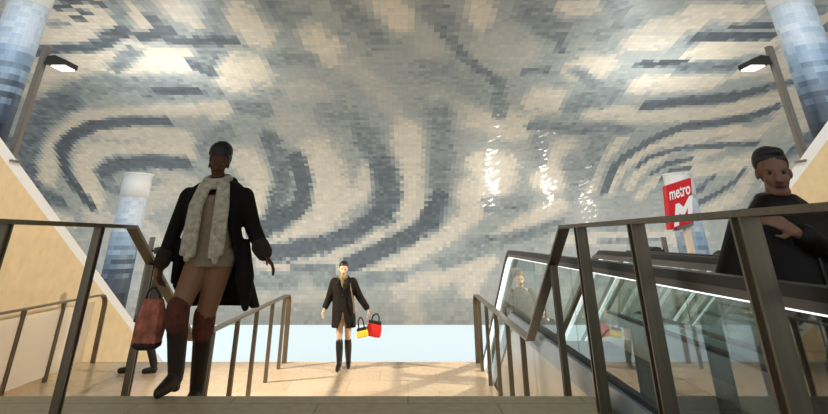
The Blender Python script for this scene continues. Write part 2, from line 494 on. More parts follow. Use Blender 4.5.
def build_vault():
    T = 0.17
    # arc-length samples of the quarter ellipse, then a flat crown running back over the upper landing
    N = 4000
    a = np.linspace(0, PI / 2, N + 1)
    py, pz = YC + VA * np.cos(a), VZ + VB * np.sin(a)
    s = np.concatenate([[0], np.cumsum(np.hypot(np.diff(py), np.diff(pz)))])
    total = s[-1]
    back = 7.5
    nv = int((total + back) / T)
    nu = int(46 / T)
    us = (np.arange(nu + 1) - nu / 2) * T
    vs = np.arange(nv + 1) * T
    Y = np.where(vs < total, np.interp(vs, s, py), YC - (vs - total))
    Z = np.where(vs < total, np.interp(vs, s, pz), VZ + VB)
    dY, dZ = np.gradient(Y), np.gradient(Z)
    ln = np.hypot(dY, dZ); nY, nZ = -dZ / ln, dY / ln
    UU, VV = np.meshgrid(us, vs)
    jit = rng.normal(0, 0.0018, UU.shape)
    co = np.stack([UU, Y[:, None] + nY[:, None] * jit, Z[:, None] + nZ[:, None] * jit], -1).reshape(-1, 3)
    idx = np.arange((nu + 1) * (nv + 1)).reshape(nv + 1, nu + 1)
    quads = np.stack([idx[:-1, :-1], idx[:-1, 1:], idx[1:, 1:], idx[1:, :-1]], -1).reshape(-1, 4)
    me = bpy.data.meshes.new('ceiling')
    me.from_pydata(co.tolist(), [], quads.tolist())
    uc = (us[:-1] + us[1:]) / 2; vc = (vs[:-1] + vs[1:]) / 2
    U, V = np.meshgrid(uc, vc)
    val = wave_value(U, V)
    stops = np.array([0, .2, .42, .6, .8, 1.0])
    cols = np.array([rgb(48, 54, 60)[:3], rgb(82, 91, 97)[:3], rgb(146, 152, 148)[:3], rgb(171, 170, 160)[:3], rgb(202, 192, 173)[:3], rgb(224, 212, 190)[:3]])
    C = np.stack([np.interp(val, stops, cols[:, i]) for i in range(3)], -1)
    side = np.clip((np.abs(U) - 4) / 6, 0, 1) * np.clip((.5 - val) / .3, 0, 1)     # bluer slate tiles at the sides
    C[..., 2] *= 1 + 0.06 * side; C[..., 0] *= 1 - 0.05 * side
    C = C.reshape(-1, 3)
    at = me.attributes.new('tile_colour', 'FLOAT_COLOR', 'FACE')
    at.data.foreach_set('color', np.concatenate([C, np.ones((len(C), 1))], 1).astype(np.float32).ravel())
    uvl = me.uv_layers.new(name='UVMap')
    li = quads.reshape(-1)
    uv = np.stack([UU.reshape(-1)[li] / T + nu / 2, VV.reshape(-1)[li] / T], -1)
    uvl.data.foreach_set('uv', uv.astype(np.float32).ravel())
    m = bpy.data.materials.new('mosaic_tile'); m.use_nodes = True
    nt = m.node_tree; b = nt.nodes['Principled BSDF']
    an = nt.nodes.new('ShaderNodeAttribute'); an.attribute_name = 'tile_colour'
    un = nt.nodes.new('ShaderNodeUVMap'); un.uv_map = 'UVMap'
    br = nt.nodes.new('ShaderNodeTexBrick'); br.offset = 0.0
    br.inputs['Scale'].default_value = 1; br.inputs['Brick Width'].default_value = 1; br.inputs['Row Height'].default_value = 1
    br.inputs['Mortar Size'].default_value = 0.03
    br.inputs['Color1'].default_value = br.inputs['Color2'].default_value = (1, 1, 1, 1)
    br.inputs['Mortar'].default_value = (0.86, 0.86, 0.85, 1)
    mx = nt.nodes.new('ShaderNodeMix'); mx.data_type = 'RGBA'; mx.blend_type = 'MULTIPLY'; mx.inputs['Factor'].default_value = 1
    nt.links.new(un.outputs['UV'], br.inputs['Vector'])
    nt.links.new(an.outputs['Color'], mx.inputs['A']); nt.links.new(br.outputs['Color'], mx.inputs['B'])
    nt.links.new(mx.outputs['Result'], b.inputs['Base Color'])
    b.inputs['Roughness'].default_value = 0.42
    b.inputs['Coat Weight'].default_value = 0.12; b.inputs['Coat Roughness'].default_value = 0.04
    o = link('ceiling', me, m)
    return tag(o, kind='structure', label='vaulted ceiling of glossy grey and cream mosaic tiles in rippling waves')

build_vault()

# ------------------------------------------------------------------ setting
E0 = 4.37           # edge of the upper landing
RUN, RISE = 0.30, 1.0 / 6
MID_END = 10.9
tag(box('floor_upper', -6.2, 1.30, -1.5, E0, 0.7, 1.0, STEP_STONE), kind='structure')

poly = [(E0, -0.3), (E0, 1.0 - RISE)]
z = 1.0 - RISE; y = E0
while z > 1e-6:
    y += RUN; poly.append((y, z)); z -= RISE
    poly.append((y, max(z, 0)))
poly.append((y, -0.3))
YB = y
tag(prism_x('stairs', poly, -6.2, 1.30, STEP_STONE), kind='structure')
tag(box('floor_middle', -6.2, 1.30, YB, MID_END, -0.3, 0.0, FLOOR_STONE), kind='structure')
poly = [(MID_END, -4.0), (MID_END, -RISE)]
z = -RISE; y = MID_END
while z > -4 + 1e-6:
    y += RUN; poly.append((y, z)); z -= RISE
    poly.append((y, max(z, -4)))
tag(prism_x('stairs_lower', poly, -6.2, 1.30, STEP_STONE), kind='structure')
tag(box('floor_lower', -23, 23, 10.9, 26.2, -4.3, -4.0, FLOOR_STONE), kind='structure')

# white wall below the vault; emission added to stand in for strong lighting
LUM = mat('white_wall_added_glow', rgb(206, 224, 230), 0.3, emit=((0.86, 0.96, 1.0, 1), 0.22))
tag(box('wall_back', -23, 23, 26.0, 26.3, -4.0, -1.43, LUM), kind='structure', label='low white wall with added glow under the mosaic vault')

# flanking sandstone parapets with sloping white coping
def wall_z(y): return 2.576 - 0.552 * (y - 8.9)
for side, nm, k in ((-1, 'left', 1), (1, 'right', 2)):
    xa, xb = (-6.55, -6.2) if side < 0 else (6.2, 6.55)
    y0, y1 = 4.9, 20.8
    tag(prism_x('wall_' + nm, [(1.5, -4), (1.5, wall_z(y0)), (y0, wall_z(y0)), (y1, wall_z(y1)), (y1, -4.0)], xa, xb, TAN), kind='structure')
    tag(sweep('trim_%d' % k, [(1.5, wall_z(y0)), (y0, wall_z(y0)), (y1 - 0.1, wall_z(y1 - 0.1))], xa, xb, 0.0, 0.16, COPING), kind='structure')

# ------------------------------------------------------------------ mosaic uplight columns
def column_material():
    m = bpy.data.materials.new('column_mosaic'); m.use_nodes = True
    nt = m.node_tree; b = nt.nodes['Principled BSDF']
    un = nt.nodes.new('ShaderNodeUVMap'); un.uv_map = 'UVMap'
    sx = nt.nodes.new('ShaderNodeSeparateXYZ')
    nt.links.new(un.outputs['UV'], sx.inputs[0])
    fl = nt.nodes.new('ShaderNodeVectorMath'); fl.operation = 'FLOOR'
    wn = nt.nodes.new('ShaderNodeTexWhiteNoise'); wn.noise_dimensions = '2D'
    nt.links.new(un.outputs['UV'], fl.inputs[0]); nt.links.new(fl.outputs[0], wn.inputs['Vector'])
    rown = nt.nodes.new('ShaderNodeTexWhiteNoise'); rown.noise_dimensions = '1D'
    flr = nt.nodes.new('ShaderNodeMath'); flr.operation = 'FLOOR'
    nt.links.new(sx.outputs['Y'], flr.inputs[0]); nt.links.new(flr.outputs[0], rown.inputs['W'])
    # tile tone: pale at the head of the shaft (v = 0), slate 35 courses further down
    mr = nt.nodes.new('ShaderNodeMapRange'); mr.inputs['From Min'].default_value = -26; mr.inputs['From Max'].default_value = -1
    nt.links.new(flr.outputs[0], mr.inputs['Value'])
    def add(a, node_out, k):
        mm = nt.nodes.new('ShaderNodeMath'); mm.operation = 'MULTIPLY_ADD'; mm.inputs[1].default_value = k
        nt.links.new(node_out, mm.inputs[0]); nt.links.new(a, mm.inputs[2]); return mm.outputs[0]
    v = add(mr.outputs[0], wn.outputs['Value'], 0.16)
    v = add(v, rown.outputs['Value'], 0.16)
    sub = nt.nodes.new('ShaderNodeMath'); sub.operation = 'SUBTRACT'; sub.inputs[1].default_value = 0.16
    nt.links.new(v, sub.inputs[0])
    r = nt.nodes.new('ShaderNodeValToRGB')
    e = r.color_ramp.elements
    e[0].position, e[0].color = 0.0, rgb(46, 52, 62)
    e[1].position, e[1].color = 1.0, rgb(234, 243, 252)
    for p, c in ((0.3, rgb(84, 98, 116)), (0.6, rgb(158, 186, 212))):
        x = e.new(p); x.color = c
    nt.links.new(sub.outputs[0], r.inputs['Fac'])
    br = nt.nodes.new('ShaderNodeTexBrick'); br.offset = 0.5
    br.inputs['Scale'].default_value = 1; br.inputs['Brick Width'].default_value = 1; br.inputs['Row Height'].default_value = 1
    br.inputs['Mortar Size'].default_value = 0.05
    br.inputs['Color1'].default_value = br.inputs['Color2'].default_value = (1, 1, 1, 1)
    br.inputs['Mortar'].default_value = (1.1, 1.1, 1.1, 1)
    mx = nt.nodes.new('ShaderNodeMix'); mx.data_type = 'RGBA'; mx.blend_type = 'MULTIPLY'; mx.inputs['Factor'].default_value = 1
    nt.links.new(un.outputs['UV'], br.inputs['Vector'])
    nt.links.new(r.outputs['Color'], mx.inputs['A']); nt.links.new(br.outputs['Color'], mx.inputs['B'])
    nt.links.new(mx.outputs['Result'], b.inputs['Base Color'])
    b.inputs['Roughness'].default_value = 0.5
    return m
COLM = column_material()
CAPM = mat('white_column_head', rgb(240, 242, 242), 0.4)

def cylinder(name, r, z0, z1, m, parent, uv_top=None, seg=48, tile=(0.17, 0.1)):
    bm = bmesh.new()
    uvl = bm.loops.layers.uv.new('UVMap')
    nz = max(1, int((z1 - z0) / 0.5))
    rows = [[bm.verts.new((r * math.cos(2 * PI * k / seg), r * math.sin(2 * PI * k / seg), z0 + (z1 - z0) * j / nz)) for k in range(seg)] for j in range(nz + 1)]
    top = z1 if uv_top is None else uv_top
    for j in range(nz):
        for k in range(seg):
            f = bm.faces.new((rows[j][k], rows[j][(k + 1) % seg], rows[j + 1][(k + 1) % seg], rows[j + 1][k]))
            f.smooth = True
            for lp, (kk, jj) in zip(f.loops, ((k, j), (k + 1, j), (k + 1, j + 1), (k, j + 1))):
                lp[uvl].uv = (2 * PI * r * kk / seg / tile[0], (z0 + (z1 - z0) * jj / nz - top) / tile[1])
    bm.faces.new(rows[0][::-1]); bm.faces.new(rows[-1])
    me = bpy.data.meshes.new(name); bm.to_mesh(me); bm.free()
    return link(name, me, m, parent)

R_COL = 0.335
def column(x, y, top, label):
    t = empty('mosaic_column', (x, y, -4.0), label, 'column', 'mosaic columns beside the stairs')
    cylinder('shaft', R_COL, 0, top + 4 - 0.55, COLM, t)
    c = cylinder('column_head', R_COL * 1.03, top + 4 - 0.55, top + 4, CAPM, t)
    bm = bmesh.new()   # thin rolled rim
    for k in range(48):
        a0, a1 = 2 * PI * k / 48, 2 * PI * (k + 1) / 48
        add_cap(bm, (R_COL * 1.03 * math.cos(a0), R_COL * 1.03 * math.sin(a0), top + 4), (R_COL * 1.03 * math.cos(a1), R_COL * 1.03 * math.sin(a1), top + 4), 0.022, 0.022, 6, 2)
    from_bm('rim', bm, CAPM, c, True)
    return t
column(-6.93, 8.3, 6.35, 'mosaic column cropped by the top left corner, shading from slate to pale blue')
column(7.0, 8.3, 6.35, 'mosaic column rising out of frame behind the right lamp post')
column(-7.0, 13.7, 3.5, 'shorter blue mosaic column with white head behind the left railing')
column(7.0, 13.7, 3.5, 'shorter mosaic column with white head behind the red metro sign')

# ------------------------------------------------------------------ lamp posts on the parapets
def lamp_post(x, y, label):
    zb = wall_z(y) + 0.15
    s = -1 if x > 0 else 1            # direction of the head, towards the stairs
    t = empty('lamp_post', (x, y, zb), label, 'lamp', 'floodlight posts on the parapets')
    bm = bmesh.new()
    add_box(bm, -0.05, 0.05, -0.05, 0.05, -0.03, 1.90)
    bmesh.ops.bevel(bm, geom=bm.edges[:], offset=0.008, segments=2, affect='EDGES')
    from_bm('pole', bm, POLE, t)
    box('base_plate', -0.11, 0.11, -0.11, 0.11, -0.03, 0.0, POLE, t)
    bm = bmesh.new()
    add_cap(bm, (0, 0, 1.60), (s * 0.20, 0, 1.60), 0.028, 0.028, 10, 2)
    from_bm('arm', bm, LAMPDARK, t, True)
    bm = bmesh.new()   # wedge-shaped floodlight body, thick at the arm, thin at the nose
    xs = (0.17, 0.30, 0.52)
    hs = ((1.54, 1.67), (1.52, 1.69), (1.52, 1.60))
    rows = []
    for xx, (za, zb2) in zip(xs, hs):
        w = 0.17
        rows.append([bm.verts.new((s * xx, -w, za)), bm.verts.new((s * xx, w, za)), bm.verts.new((s * xx, w, zb2)), bm.verts.new((s * xx, -w, zb2))])
    for r, q in zip(rows, rows[1:]):
        for j in range(4): bm.faces.new((r[j], r[(j + 1) % 4], q[(j + 1) % 4], q[j]))
    bm.faces.new(rows[0]); bm.faces.new(rows[-1][::-1])
    h = from_bm('lamp_head', bm, LAMPDARK, t)
    x0, x1 = sorted((s * 0.27, s * 0.50))
    box('lens', x0, x1, -0.14, 0.14, 1.500, 1.519, LENS, h)
    return t
lamp_post(-6.27, 8.2, 'tall grey lamp post with a floodlight head at the top left corner')
lamp_post(6.27, 8.2, 'tall grey lamp post with floodlight head above the man, by the right column')
lamp_post(-6.27, 13.6, 'lamp post down the slope beside the left white-headed column, partly behind the striding woman')
lamp_post(6.27, 13.6, 'lamp post down the slope just left of the red metro sign')

# ------------------------------------------------------------------ stair railings
ZT, ZL = 2.095, 1.08
def post(t, x, y, hw, z0, z1):
    """upright of two flat bars and a recessed web"""
    bm = bmesh.new()
    add_box(bm, x - hw, x + hw, y - hw, y - hw + 0.014, z0, z1)
    add_box(bm, x - hw, x + hw, y + hw - 0.014, y + hw, z0, z1)
    add_box(bm, x - hw * 0.55, x + hw * 0.55, y - hw + 0.014, y + hw - 0.014, z0, z1)
    return from_bm('post', bm, STEEL_RAIL, t)

def railing(x, posts_up, posts_mid, label, hw=0.026, ystart=-0.6, infill=False):
    t = empty('stair_railing', (x, 4.0, 1.0), label, 'railing', 'steel railings dividing the stairs')
    pb = (4.38, ZT); pk = (6.10, ZL)
    path = [(ystart, ZT), pb, pk, (10.55, ZL)]
    for i in range(1, 7):           # rolled-over end running down into the floor
        a = PI / 2 * i / 6
        path.append((10.55 + 0.22 * math.sin(a), ZL - 0.22 * (1 - math.cos(a))))
    path.append((10.80, 0.0))
    rel = [(a - 4.0, b - 1.0) for a, b in path]
    sweep('handrail', rel, -0.043, 0.043, -0.024, 0.0, STEEL_RAIL, t)
    for yy in posts_up:
        post(t, 0, yy - 4.0, hw, 0.0, ZT - 1.0 - 0.022)
    yy = 4.84; zs = ZT + (yy - pb[0]) / (pk[0] - pb[0]) * (ZL - ZT) - 0.028
    n = int((yy - E0) / RUN) + 1
    post(t, 0, yy - 4.0, 0.026, -n * RISE, zs - 1.0)
    for yy in posts_mid:
        post(t, 0, yy - 4.0, 0.026, -1.0, ZL - 1.02)
    if infill:
        ys = [yy + 0.05 for yy in posts_mid] + [10.5]
        for a, b in zip(ys, ys[1:]):
            box('glass_panel', -0.006, 0.006, a - 4.0, b - 4.1, -0.92, ZL - 1.10, FROST, t)
    return t
railing(-2.2, (1.1, 2.05, 3.0, 3.92), (6.7, 7.63, 8.54, 9.48, 10.35), 'steel stair railing between the near woman and the landing, left of the centre flight')
railing(1.245, (1.0, 2.02, 3.0, 3.98), (6.5, 7.4, 8.35, 9.3, 10.2), 'steel stair railing in front of the glass escalator side', 0.036)
railing(-5.6, (2.2, 3.9), (6.7, 7.63, 8.54, 9.48), 'steel railing with frosted panels along the left sandstone wall', infill=True)

# ------------------------------------------------------------------ escalators
SL = 0.553
ZFL = 0.82
BEND = 7.7
YEND = BEND + (ZFL + 4.0) / SL
def prof(dz, y0=-1.2, y1=None):
    """(y,z) polyline at height dz above the step line: flat, rounded bend, slope"""
    y1 = y1 or YEND - 0.3
    pts = [(y0, ZFL + dz)]
    for i in range(5):
        yy = BEND - 0.18 + 0.09 * i
        pts.append((yy, ZFL + dz - (0 if i < 2 else SL * max(0, yy - BEND + 0.045 * (4 - i) * 0.5))))
    pts.append((y1, ZFL + dz - SL * (y1 - BEND)))
    return pts
def make_escalator(x, label):
    """x = centre line of the left balustrade; step band runs 1.24 m to the right of it"""
    W = 1.24
    t = empty('escalator', (x, 0, 0), label, 'escalator', 'escalators side by side on the right')
    for k, bx in enumerate((0.0, W)):
        s = 1 if k == 0 else -1       # inner side
        sweep('handrail', prof(0.99), bx - 0.04, bx + 0.04, 0.0, 0.045, RUBBER, t)
        h = sweep('handrail_guide', prof(0.955), bx - 0.035, bx + 0.035, 0.0, 0.035, HOUSING, t)
        a, b = sorted((bx + s * 0.05, bx + s * 0.11))
        sweep('inner_deck', prof(0.955), a, b, -0.02, 0.03, WHITE_METAL if k == 0 else HOUSING, h)
        sweep('light_strip', prof(0.949), bx - 0.037, bx + 0.037, 0.0, 0.006, STRIP, h)
        # glass in separate panes with open joints
        ys = [-1.2, 0.55, 2.0, 3.45, 4.9, 6.3, BEND - 0.02]
        for a, b in zip(ys, ys[1:]):
            box('glass_pane', bx - 0.008, bx + 0.008, a + 0.006, b - 0.006, ZFL + 0.32, ZFL + 0.949, GLASS, t)
        ys = [BEND, 9.1, 10.5, 11.9, 13.3, 14.7, YEND - 0.5]
        for a, b in zip(ys, ys[1:]):
            a += 0.006; b -= 0.006
            f = lambda yy, dz: (yy, ZFL + dz - SL * (yy - BEND))
            sheet_between('glass_pane', [f(a, 0.949), f(b, 0.949)], [f(a, 0.32), f(b, 0.32)], bx - 0.008, bx + 0.008, GLASS, t)
        sweep('gasket', prof(0.30), bx - 0.03, bx + 0.03, 0.0, 0.03, GASKET, t)
        sweep('skirt', prof(0.13), bx - 0.07, bx + 0.07, 0.0, 0.17, STEEL_BLUE, t)
        p0, p1 = prof(0.13), prof(-0.75)
        sheet_between('side_cladding', p0, p1, bx - 0.05, bx + 0.05, STEEL_CLAD, t)
    sweep('underside', prof(-0.70), 0.05, W - 0.05, 0.0, 0.06, DARK_STEEL, t)
    box('comb_plate', 0.08, W - 0.08, -1.2, 1.2, ZFL - 0.04, ZFL, DARK_STEEL, t)
    y = 1.2
    while y < BEND - 0.2:
        box('step', 0.09, W - 0.09, y + 0.004, y + 0.396, ZFL - 0.2, ZFL, STEP, t); y += 0.4
    while y < YEND - 1.2:
        z = ZFL - SL * (y + 0.2 - BEND)
        box('step', 0.09, W - 0.09, y + 0.004, y + 0.396, z - 0.24, z, STEP, t); y += 0.4
    return t
def copy_tree(o, parent=None):
    c = o.copy(); COL.objects.link(c)
    if parent: c.parent = parent
    for ch in list(o.children): copy_tree(ch, c)
    return c
esc = make_escalator(1.40, 'glass-sided escalator nearest the stairs, carrying the man in black')
for x, lab in ((3.02, 'middle escalator of three, beyond the man in black'), (4.64, 'outermost escalator against the right sandstone wall')):
    e = copy_tree(esc); e.location.x = x; e['label'] = lab

# ------------------------------------------------------------------ metro sign
YS = 12.4
def sign():
    t = empty('metro_sign', (6.3, YS, wall_z(YS) + 0.15), 'tilted red metro sign with white lettering on a cream pole', 'sign')
    zb = wall_z(YS) + 0.15
    box('pole', -0.065, 0.065, -0.03, 0.10, -0.04, 2.45 - zb, CREAM, t, 0.01)
    tl, tr_, br_, bl = Vector((5.997, 0, 3.106)), Vector((6.6, 0, 3.282)), Vector((6.44, 0, 2.337)), Vector((5.881, 0, 2.173))
    off = Vector((-6.3, 0, -zb))
    def S(a, b, y=0.0):               # a across 0..1, b up 0..1 on the face
        p = bl.lerp(br_, a).lerp(tl.lerp(tr_, a), b) + off
        p.y += y; return p
    bm = bmesh.new()
    A = [bm.verts.new(S(a, b, -0.10)) for a, b in ((0, 0), (1, 0), (1, 1), (0, 1))]
    B = [bm.verts.new(S(a, b, 0.14)) for a, b in ((0, 0), (1, 0), (1, 1), (0, 1))]
    bm.faces.new(A); bm.faces.new(B[::-1])
    for i in range(4): bm.faces.new((A[i], A[(i + 1) % 4], B[(i + 1) % 4], B[i]))
    bmesh.ops.bevel(bm, geom=bm.edges[:], offset=0.012, segments=2, affect='EDGES')
    p = from_bm('sign_panel', bm, RED, t)
    bm = bmesh.new()
    q = [S(a, b, y) for y in (-0.09, 0.13) for a, b in ((0.30, -0.07), (0.98, -0.07), (0.98, 0.0), (0.30, 0.0))]
    v = [bm.verts.new(x) for x in q]
    for f in ((0, 1, 2, 3), (7, 6, 5, 4), (0, 4, 5, 1), (1, 5, 6, 2), (2, 6, 7, 3), (3, 7, 4, 0)): bm.faces.new([v[i] for i in f])
    from_bm('sign_bracket', bm, SIGNGREY, t)
    # folded white M
    M1 = [(0.05, 0.03), (0.30, 0.03), (0.33, 0.28), (0.56, 0.17), (0.99, 0.44), (0.99, 0.27), (0.74, 0.06), (0.99, 0.06), (0.99, 0.56), (0.60, 0.36), (0.33, 0.50), (0.10, 0.50)]
    M1 = [(0.14, 0.04), (0.34, 0.04), (0.40, 0.30), (0.58, 0.20), (0.78, 0.36), (0.74, 0.10), (0.95, 0.10), (0.99, 0.60), (0.86, 0.60), (0.60, 0.40), (0.42, 0.52), (0.28, 0.52)]
    bm = bmesh.new()
    f = bm.faces.new([bm.verts.new(S(a, b, -0.106)) for a, b in M1])
    r = bmesh.ops.extrude_face_region(bm, geom=[f])
    for e in r['geom']:
        if isinstance(e, bmesh.types.BMVert): e.co.y += 0.008
    from_bm('logo', bm, SIGNWHITE, p)
    cu = bpy.data.curves.new('lettering', 'FONT'); cu.body = 'metro'; cu.size = 1.0; cu.extrude = 0.0; cu.offset = 0.02
    ob = bpy.data.objects.new('tmp', cu); COL.objects.link(ob)
    dg = bpy.context.evaluated_depsgraph_get()
    me = bpy.data.meshes.new_from_object(ob.evaluated_get(dg))
    bpy.data.objects.remove(ob)
    xs = [v.co.x for v in me.vertices]; ys = [v.co.y for v in me.vertices]
    w, h = max(xs) - min(xs), max(ys) - min(ys)
    for v in me.vertices:
        a = 0.06 + 0.86 * (v.co.x - min(xs)) / w
        b = 0.64 + 0.24 * (v.co.y - min(ys)) / h
        v.co = S(a, b, -0.106)
    me.name = 'lettering'
    link('lettering', me, SIGNWHITE, p)
    return t
sign()
# ------------------------------------------------------------------ people
V = Vector
def add_hand(bm, wrist, d, palm, curl=0.6, thumb=1, s=1.0):
    """wrist point, direction of the fingers, palm-facing normal; thumb=+1/-1 side"""
    w, d, n = V(wrist), V(d).normalized(), V(palm)
    n = (n - d * n.dot(d)).normalized()
    sd = d.cross(n).normalized() * thumb
    L = 0.085 * s
    for k, off in enumerate((0.030, 0.010, -0.010, -0.029)):
        kn = w + d * (L if k < 3 else L * 0.93) + sd * off * s
        add_cap(bm, w + sd * off * 0.55 * s, kn, 0.015 * s, 0.0125 * s, 8, 3)
        fl = (0.042, 0.047, 0.044, 0.034)[k] * s
        c1, c2 = curl * 0.6, curl * 1.5
        d1 = d * math.cos(c1) + n * math.sin(c1); d2 = d * math.cos(c2) + n * math.sin(c2)
        m = kn + d1 * fl
        add_cap(bm, kn, m, 0.0095 * s, 0.0088 * s, 8, 3)
        add_cap(bm, m, m + d2 * fl * 0.85, 0.0088 * s, 0.0072 * s, 8, 3)
    b = w + d * 0.025 * s + sd * 0.022 * s
    m = b + (d * 0.6 + sd * 0.75 + n * 0.25).normalized() * 0.045 * s
    add_cap(bm, b, m, 0.014 * s, 0.011 * s, 8, 3)
    add_cap(bm, m, m + (d * 0.9 + sd * 0.2 + n * 0.4).normalized() * 0.035 * s, 0.011 * s, 0.0085 * s, 8, 3)

def head_frame(c, yaw, pitch):
    M = Matrix.Translation(c) @ Matrix.Rotation(yaw, 4, 'Z') @ Matrix.Rotation(pitch, 4, 'X')
    return lambda x, y, z: M @ V((x, y, z))

def add_head(bm, F, s=1.0):
    """face looks along -y of the head frame; origin at eye height"""
    tmp = bmesh.new()
    add_ell(tmp, (0, 0.012, 0.035), (0.074, 0.094, 0.088))
    add_ell(tmp, (0, -0.022, -0.03), (0.058, 0.066, 0.082))
    add_cap(tmp, (-0.022, -0.045, -0.098), (0.022, -0.045, -0.098), 0.026, 0.026)
    add_cap(tmp, (0, -0.088, -0.002), (0, -0.104, -0.042), 0.009, 0.0135, 8)      # nose
    add_cap(tmp, (-0.013, -0.094, -0.046), (0.013, -0.094, -0.046), 0.008, 0.008, 8)
    add_cap(tmp, (-0.038, -0.074, 0.018), (0.038, -0.074, 0.018), 0.012, 0.012, 8)  # brow
    add_cap(tmp, (-0.045, -0.055, -0.03), (-0.03, -0.062, -0.05), 0.018, 0.014, 8)  # cheeks
    add_cap(tmp, (0.045, -0.055, -0.03), (0.03, -0.062, -0.05), 0.018, 0.014, 8)
    for sx in (-1, 1):
        add_ell(tmp, (sx * 0.076, 0.012, -0.012), (0.010, 0.018, 0.030), (0, 0, sx * 0.4), 10, 8)
    for v in tmp.verts: v.co = F(*(v.co * s))
    me = bpy.data.meshes.new('t'); tmp.to_mesh(me); tmp.free()
    bm.from_mesh(me); bpy.data.meshes.remove(me)

EYEW = mat('eye', rgb(84, 76, 70), 0.3)
IRIS = mat('iris', rgb(40, 28, 20), 0.3)
def add_face(F, parent, lip, s=1.0):
    for sx in (-1, 1):
        bm = bmesh.new()
        add_ell(bm, F(sx * 0.031 * s, -0.073 * s, 0.0), (0.0125 * s,) * 3, (0, 0, 0), 12, 8)
        e = from_bm('eye', bm, EYEW, parent, True)
        bm = bmesh.new()
        add_ell(bm, F(sx * 0.031 * s, -0.081 * s, 0.0), (0.0065 * s,) * 3, (0, 0, 0), 10, 6)
        from_bm('iris', bm, IRIS, e, True)
    bm = bmesh.new()
    add_cap(bm, F(-0.02 * s, -0.083 * s, -0.072 * s), F(0.0, -0.090 * s, -0.070 * s), 0.005, 0.0085, 8)
    add_cap(bm, F(0.0, -0.090 * s, -0.070 * s), F(0.02 * s, -0.083 * s, -0.072 * s), 0.0085, 0.005, 8)
    from_bm('lips', bm, lip, parent, True)

def add_hair_cap(bm, F, s=1.0, back=0.0):
    """closely fitting hair: skull shape cut off at the hairline"""
    tmp = bmesh.new()
    add_ell(tmp, (0, 0.022, 0.046), (0.083, 0.098, 0.088), (0, 0, 0), 24, 16)
    for v in tmp.verts:
        lo = 0.055 if v.co.y < -0.03 else (0.055 - (v.co.y + 0.03) * 1.6 if v.co.y < 0.05 else -0.073 - back)
        lo = max(lo, -0.07 - back)
        if v.co.z < lo: v.co.z = lo; 
        if v.co.z <= lo + 1e-6 and v.co.y > 0.05: v.co.x *= 0.98
    for v in tmp.verts: v.co = F(*(v.co * s))
    me = bpy.data.meshes.new('t'); tmp.to_mesh(me); tmp.free()
    bm.from_mesh(me); bpy.data.meshes.remove(me)

def add_body(bm, J, F, s=1.0, thin=1.0, leg=1.0):
    """one continuous figure from its joints"""
    add_head(bm, F, s)
    sl, sr, hl, hr = V(J['sl']), V(J['sr']), V(J['hl']), V(J['hr'])
    sm, hm = (sl + sr) / 2, (hl + hr) / 2
    nk = sm + V((0, 0.015, 0.06))
    add_cap(bm, nk, F(0, 0.02, -0.06), 0.055 * s, 0.052 * s)
    add_cap(bm, sl, sr, 0.062 * thin, 0.062 * thin)
    add_cap(bm, sl.lerp(nk, .4), nk, 0.05, 0.05); add_cap(bm, sr.lerp(nk, .4), nk, 0.05, 0.05)
    cw = (sr - sl).length / 2
    def R(t, rx, ry, dy=0):
        c = hm.lerp(sm, t); return (c.x, c.y + dy, c.z, rx, ry)
    add_loft(bm, [R(-.12, .10, .08), R(-.02, .165 * thin, .115), R(.12, .165 * thin, .115), R(.35, .128 * thin, .095), R(.55, .138 * thin, .105), R(.8, cw * 0.92, .115), R(1.0, cw * 0.85, .09), R(1.08, .09, .07)], 24, 2.0)
    for sh, el, wr in (('sl', 'el', 'wl'), ('sr', 'er', 'wr')):
        add_chain(bm, [J[sh], J[el], J[wr]], [0.055 * thin, 0.041 * thin, 0.027])
    for h, k, a, t in (('hl', 'kl', 'al', 'tl'), ('hr', 'kr', 'ar', 'tr')):
        add_chain(bm, [J[h], J[k]], [0.088 * thin * leg, 0.056 * thin * leg])
        kk, aa = V(J[k]), V(J[a])
        calf = kk.lerp(aa, .3) + V((0, 0.018, 0))
        add_chain(bm, [kk, calf, aa], [0.053 * thin, 0.054 * thin, 0.036])
        tt = V(J[t])
        add_chain(bm, [aa + V((0, .02, -.03)), tt], [0.042, 0.03])

def person(loc, label, group=None):
    return empty('person', loc, label, 'person', group)

SKIN_D = mat('dark_skin', rgb(92, 57, 44), 0.6, spec=0.25)
SKIN_P = mat('pale_skin', rgb(232, 196, 166), 0.5)
SKIN_T = mat('tanned_skin', rgb(146, 104, 84), 0.5)
LIP = mat('lip', rgb(92, 48, 42), 0.4)
HAIR = mat('black_hair', rgb(22, 18, 17), 0.5, noise=0.2, scale=60)
HAIRG = mat('greying_hair', rgb(44, 42, 44), 0.55, noise=0.25, scale=60)
COATB = mat('black_wool', rgb(26, 22, 21), 0.8, noise=0.2, scale=40, bump=0.1, spec=0.2)
COATN = mat('dark_brown_wool', rgb(30, 25, 23), 0.8, noise=0.25, scale=40, bump=0.1, spec=0.25)
COATM = mat('black_leather_jacket', rgb(24, 18, 17), 0.55, noise=0.2, scale=10, bump=0.1, spec=0.3)
SCARF = mat('oatmeal_knit', rgb(192, 182, 162), 0.9, noise=0.3, scale=28, bump=0.5)
SHIRT = mat('beige_knit', rgb(152, 136, 114), 0.85, noise=0.15, scale=30)
TIGHTS = mat('brown_tights', rgb(150, 106, 78), 0.6)
BOOT = mat('dark_boot_leather', rgb(46, 34, 27), 0.5, noise=0.15, scale=12)
CUFF = mat('russet_boot_cuff', rgb(98, 50, 34), 0.8, noise=0.3, scale=30)
FUR = mat('dark_fur', rgb(52, 40, 34), 0.95, noise=0.4, scale=70, bump=0.6)

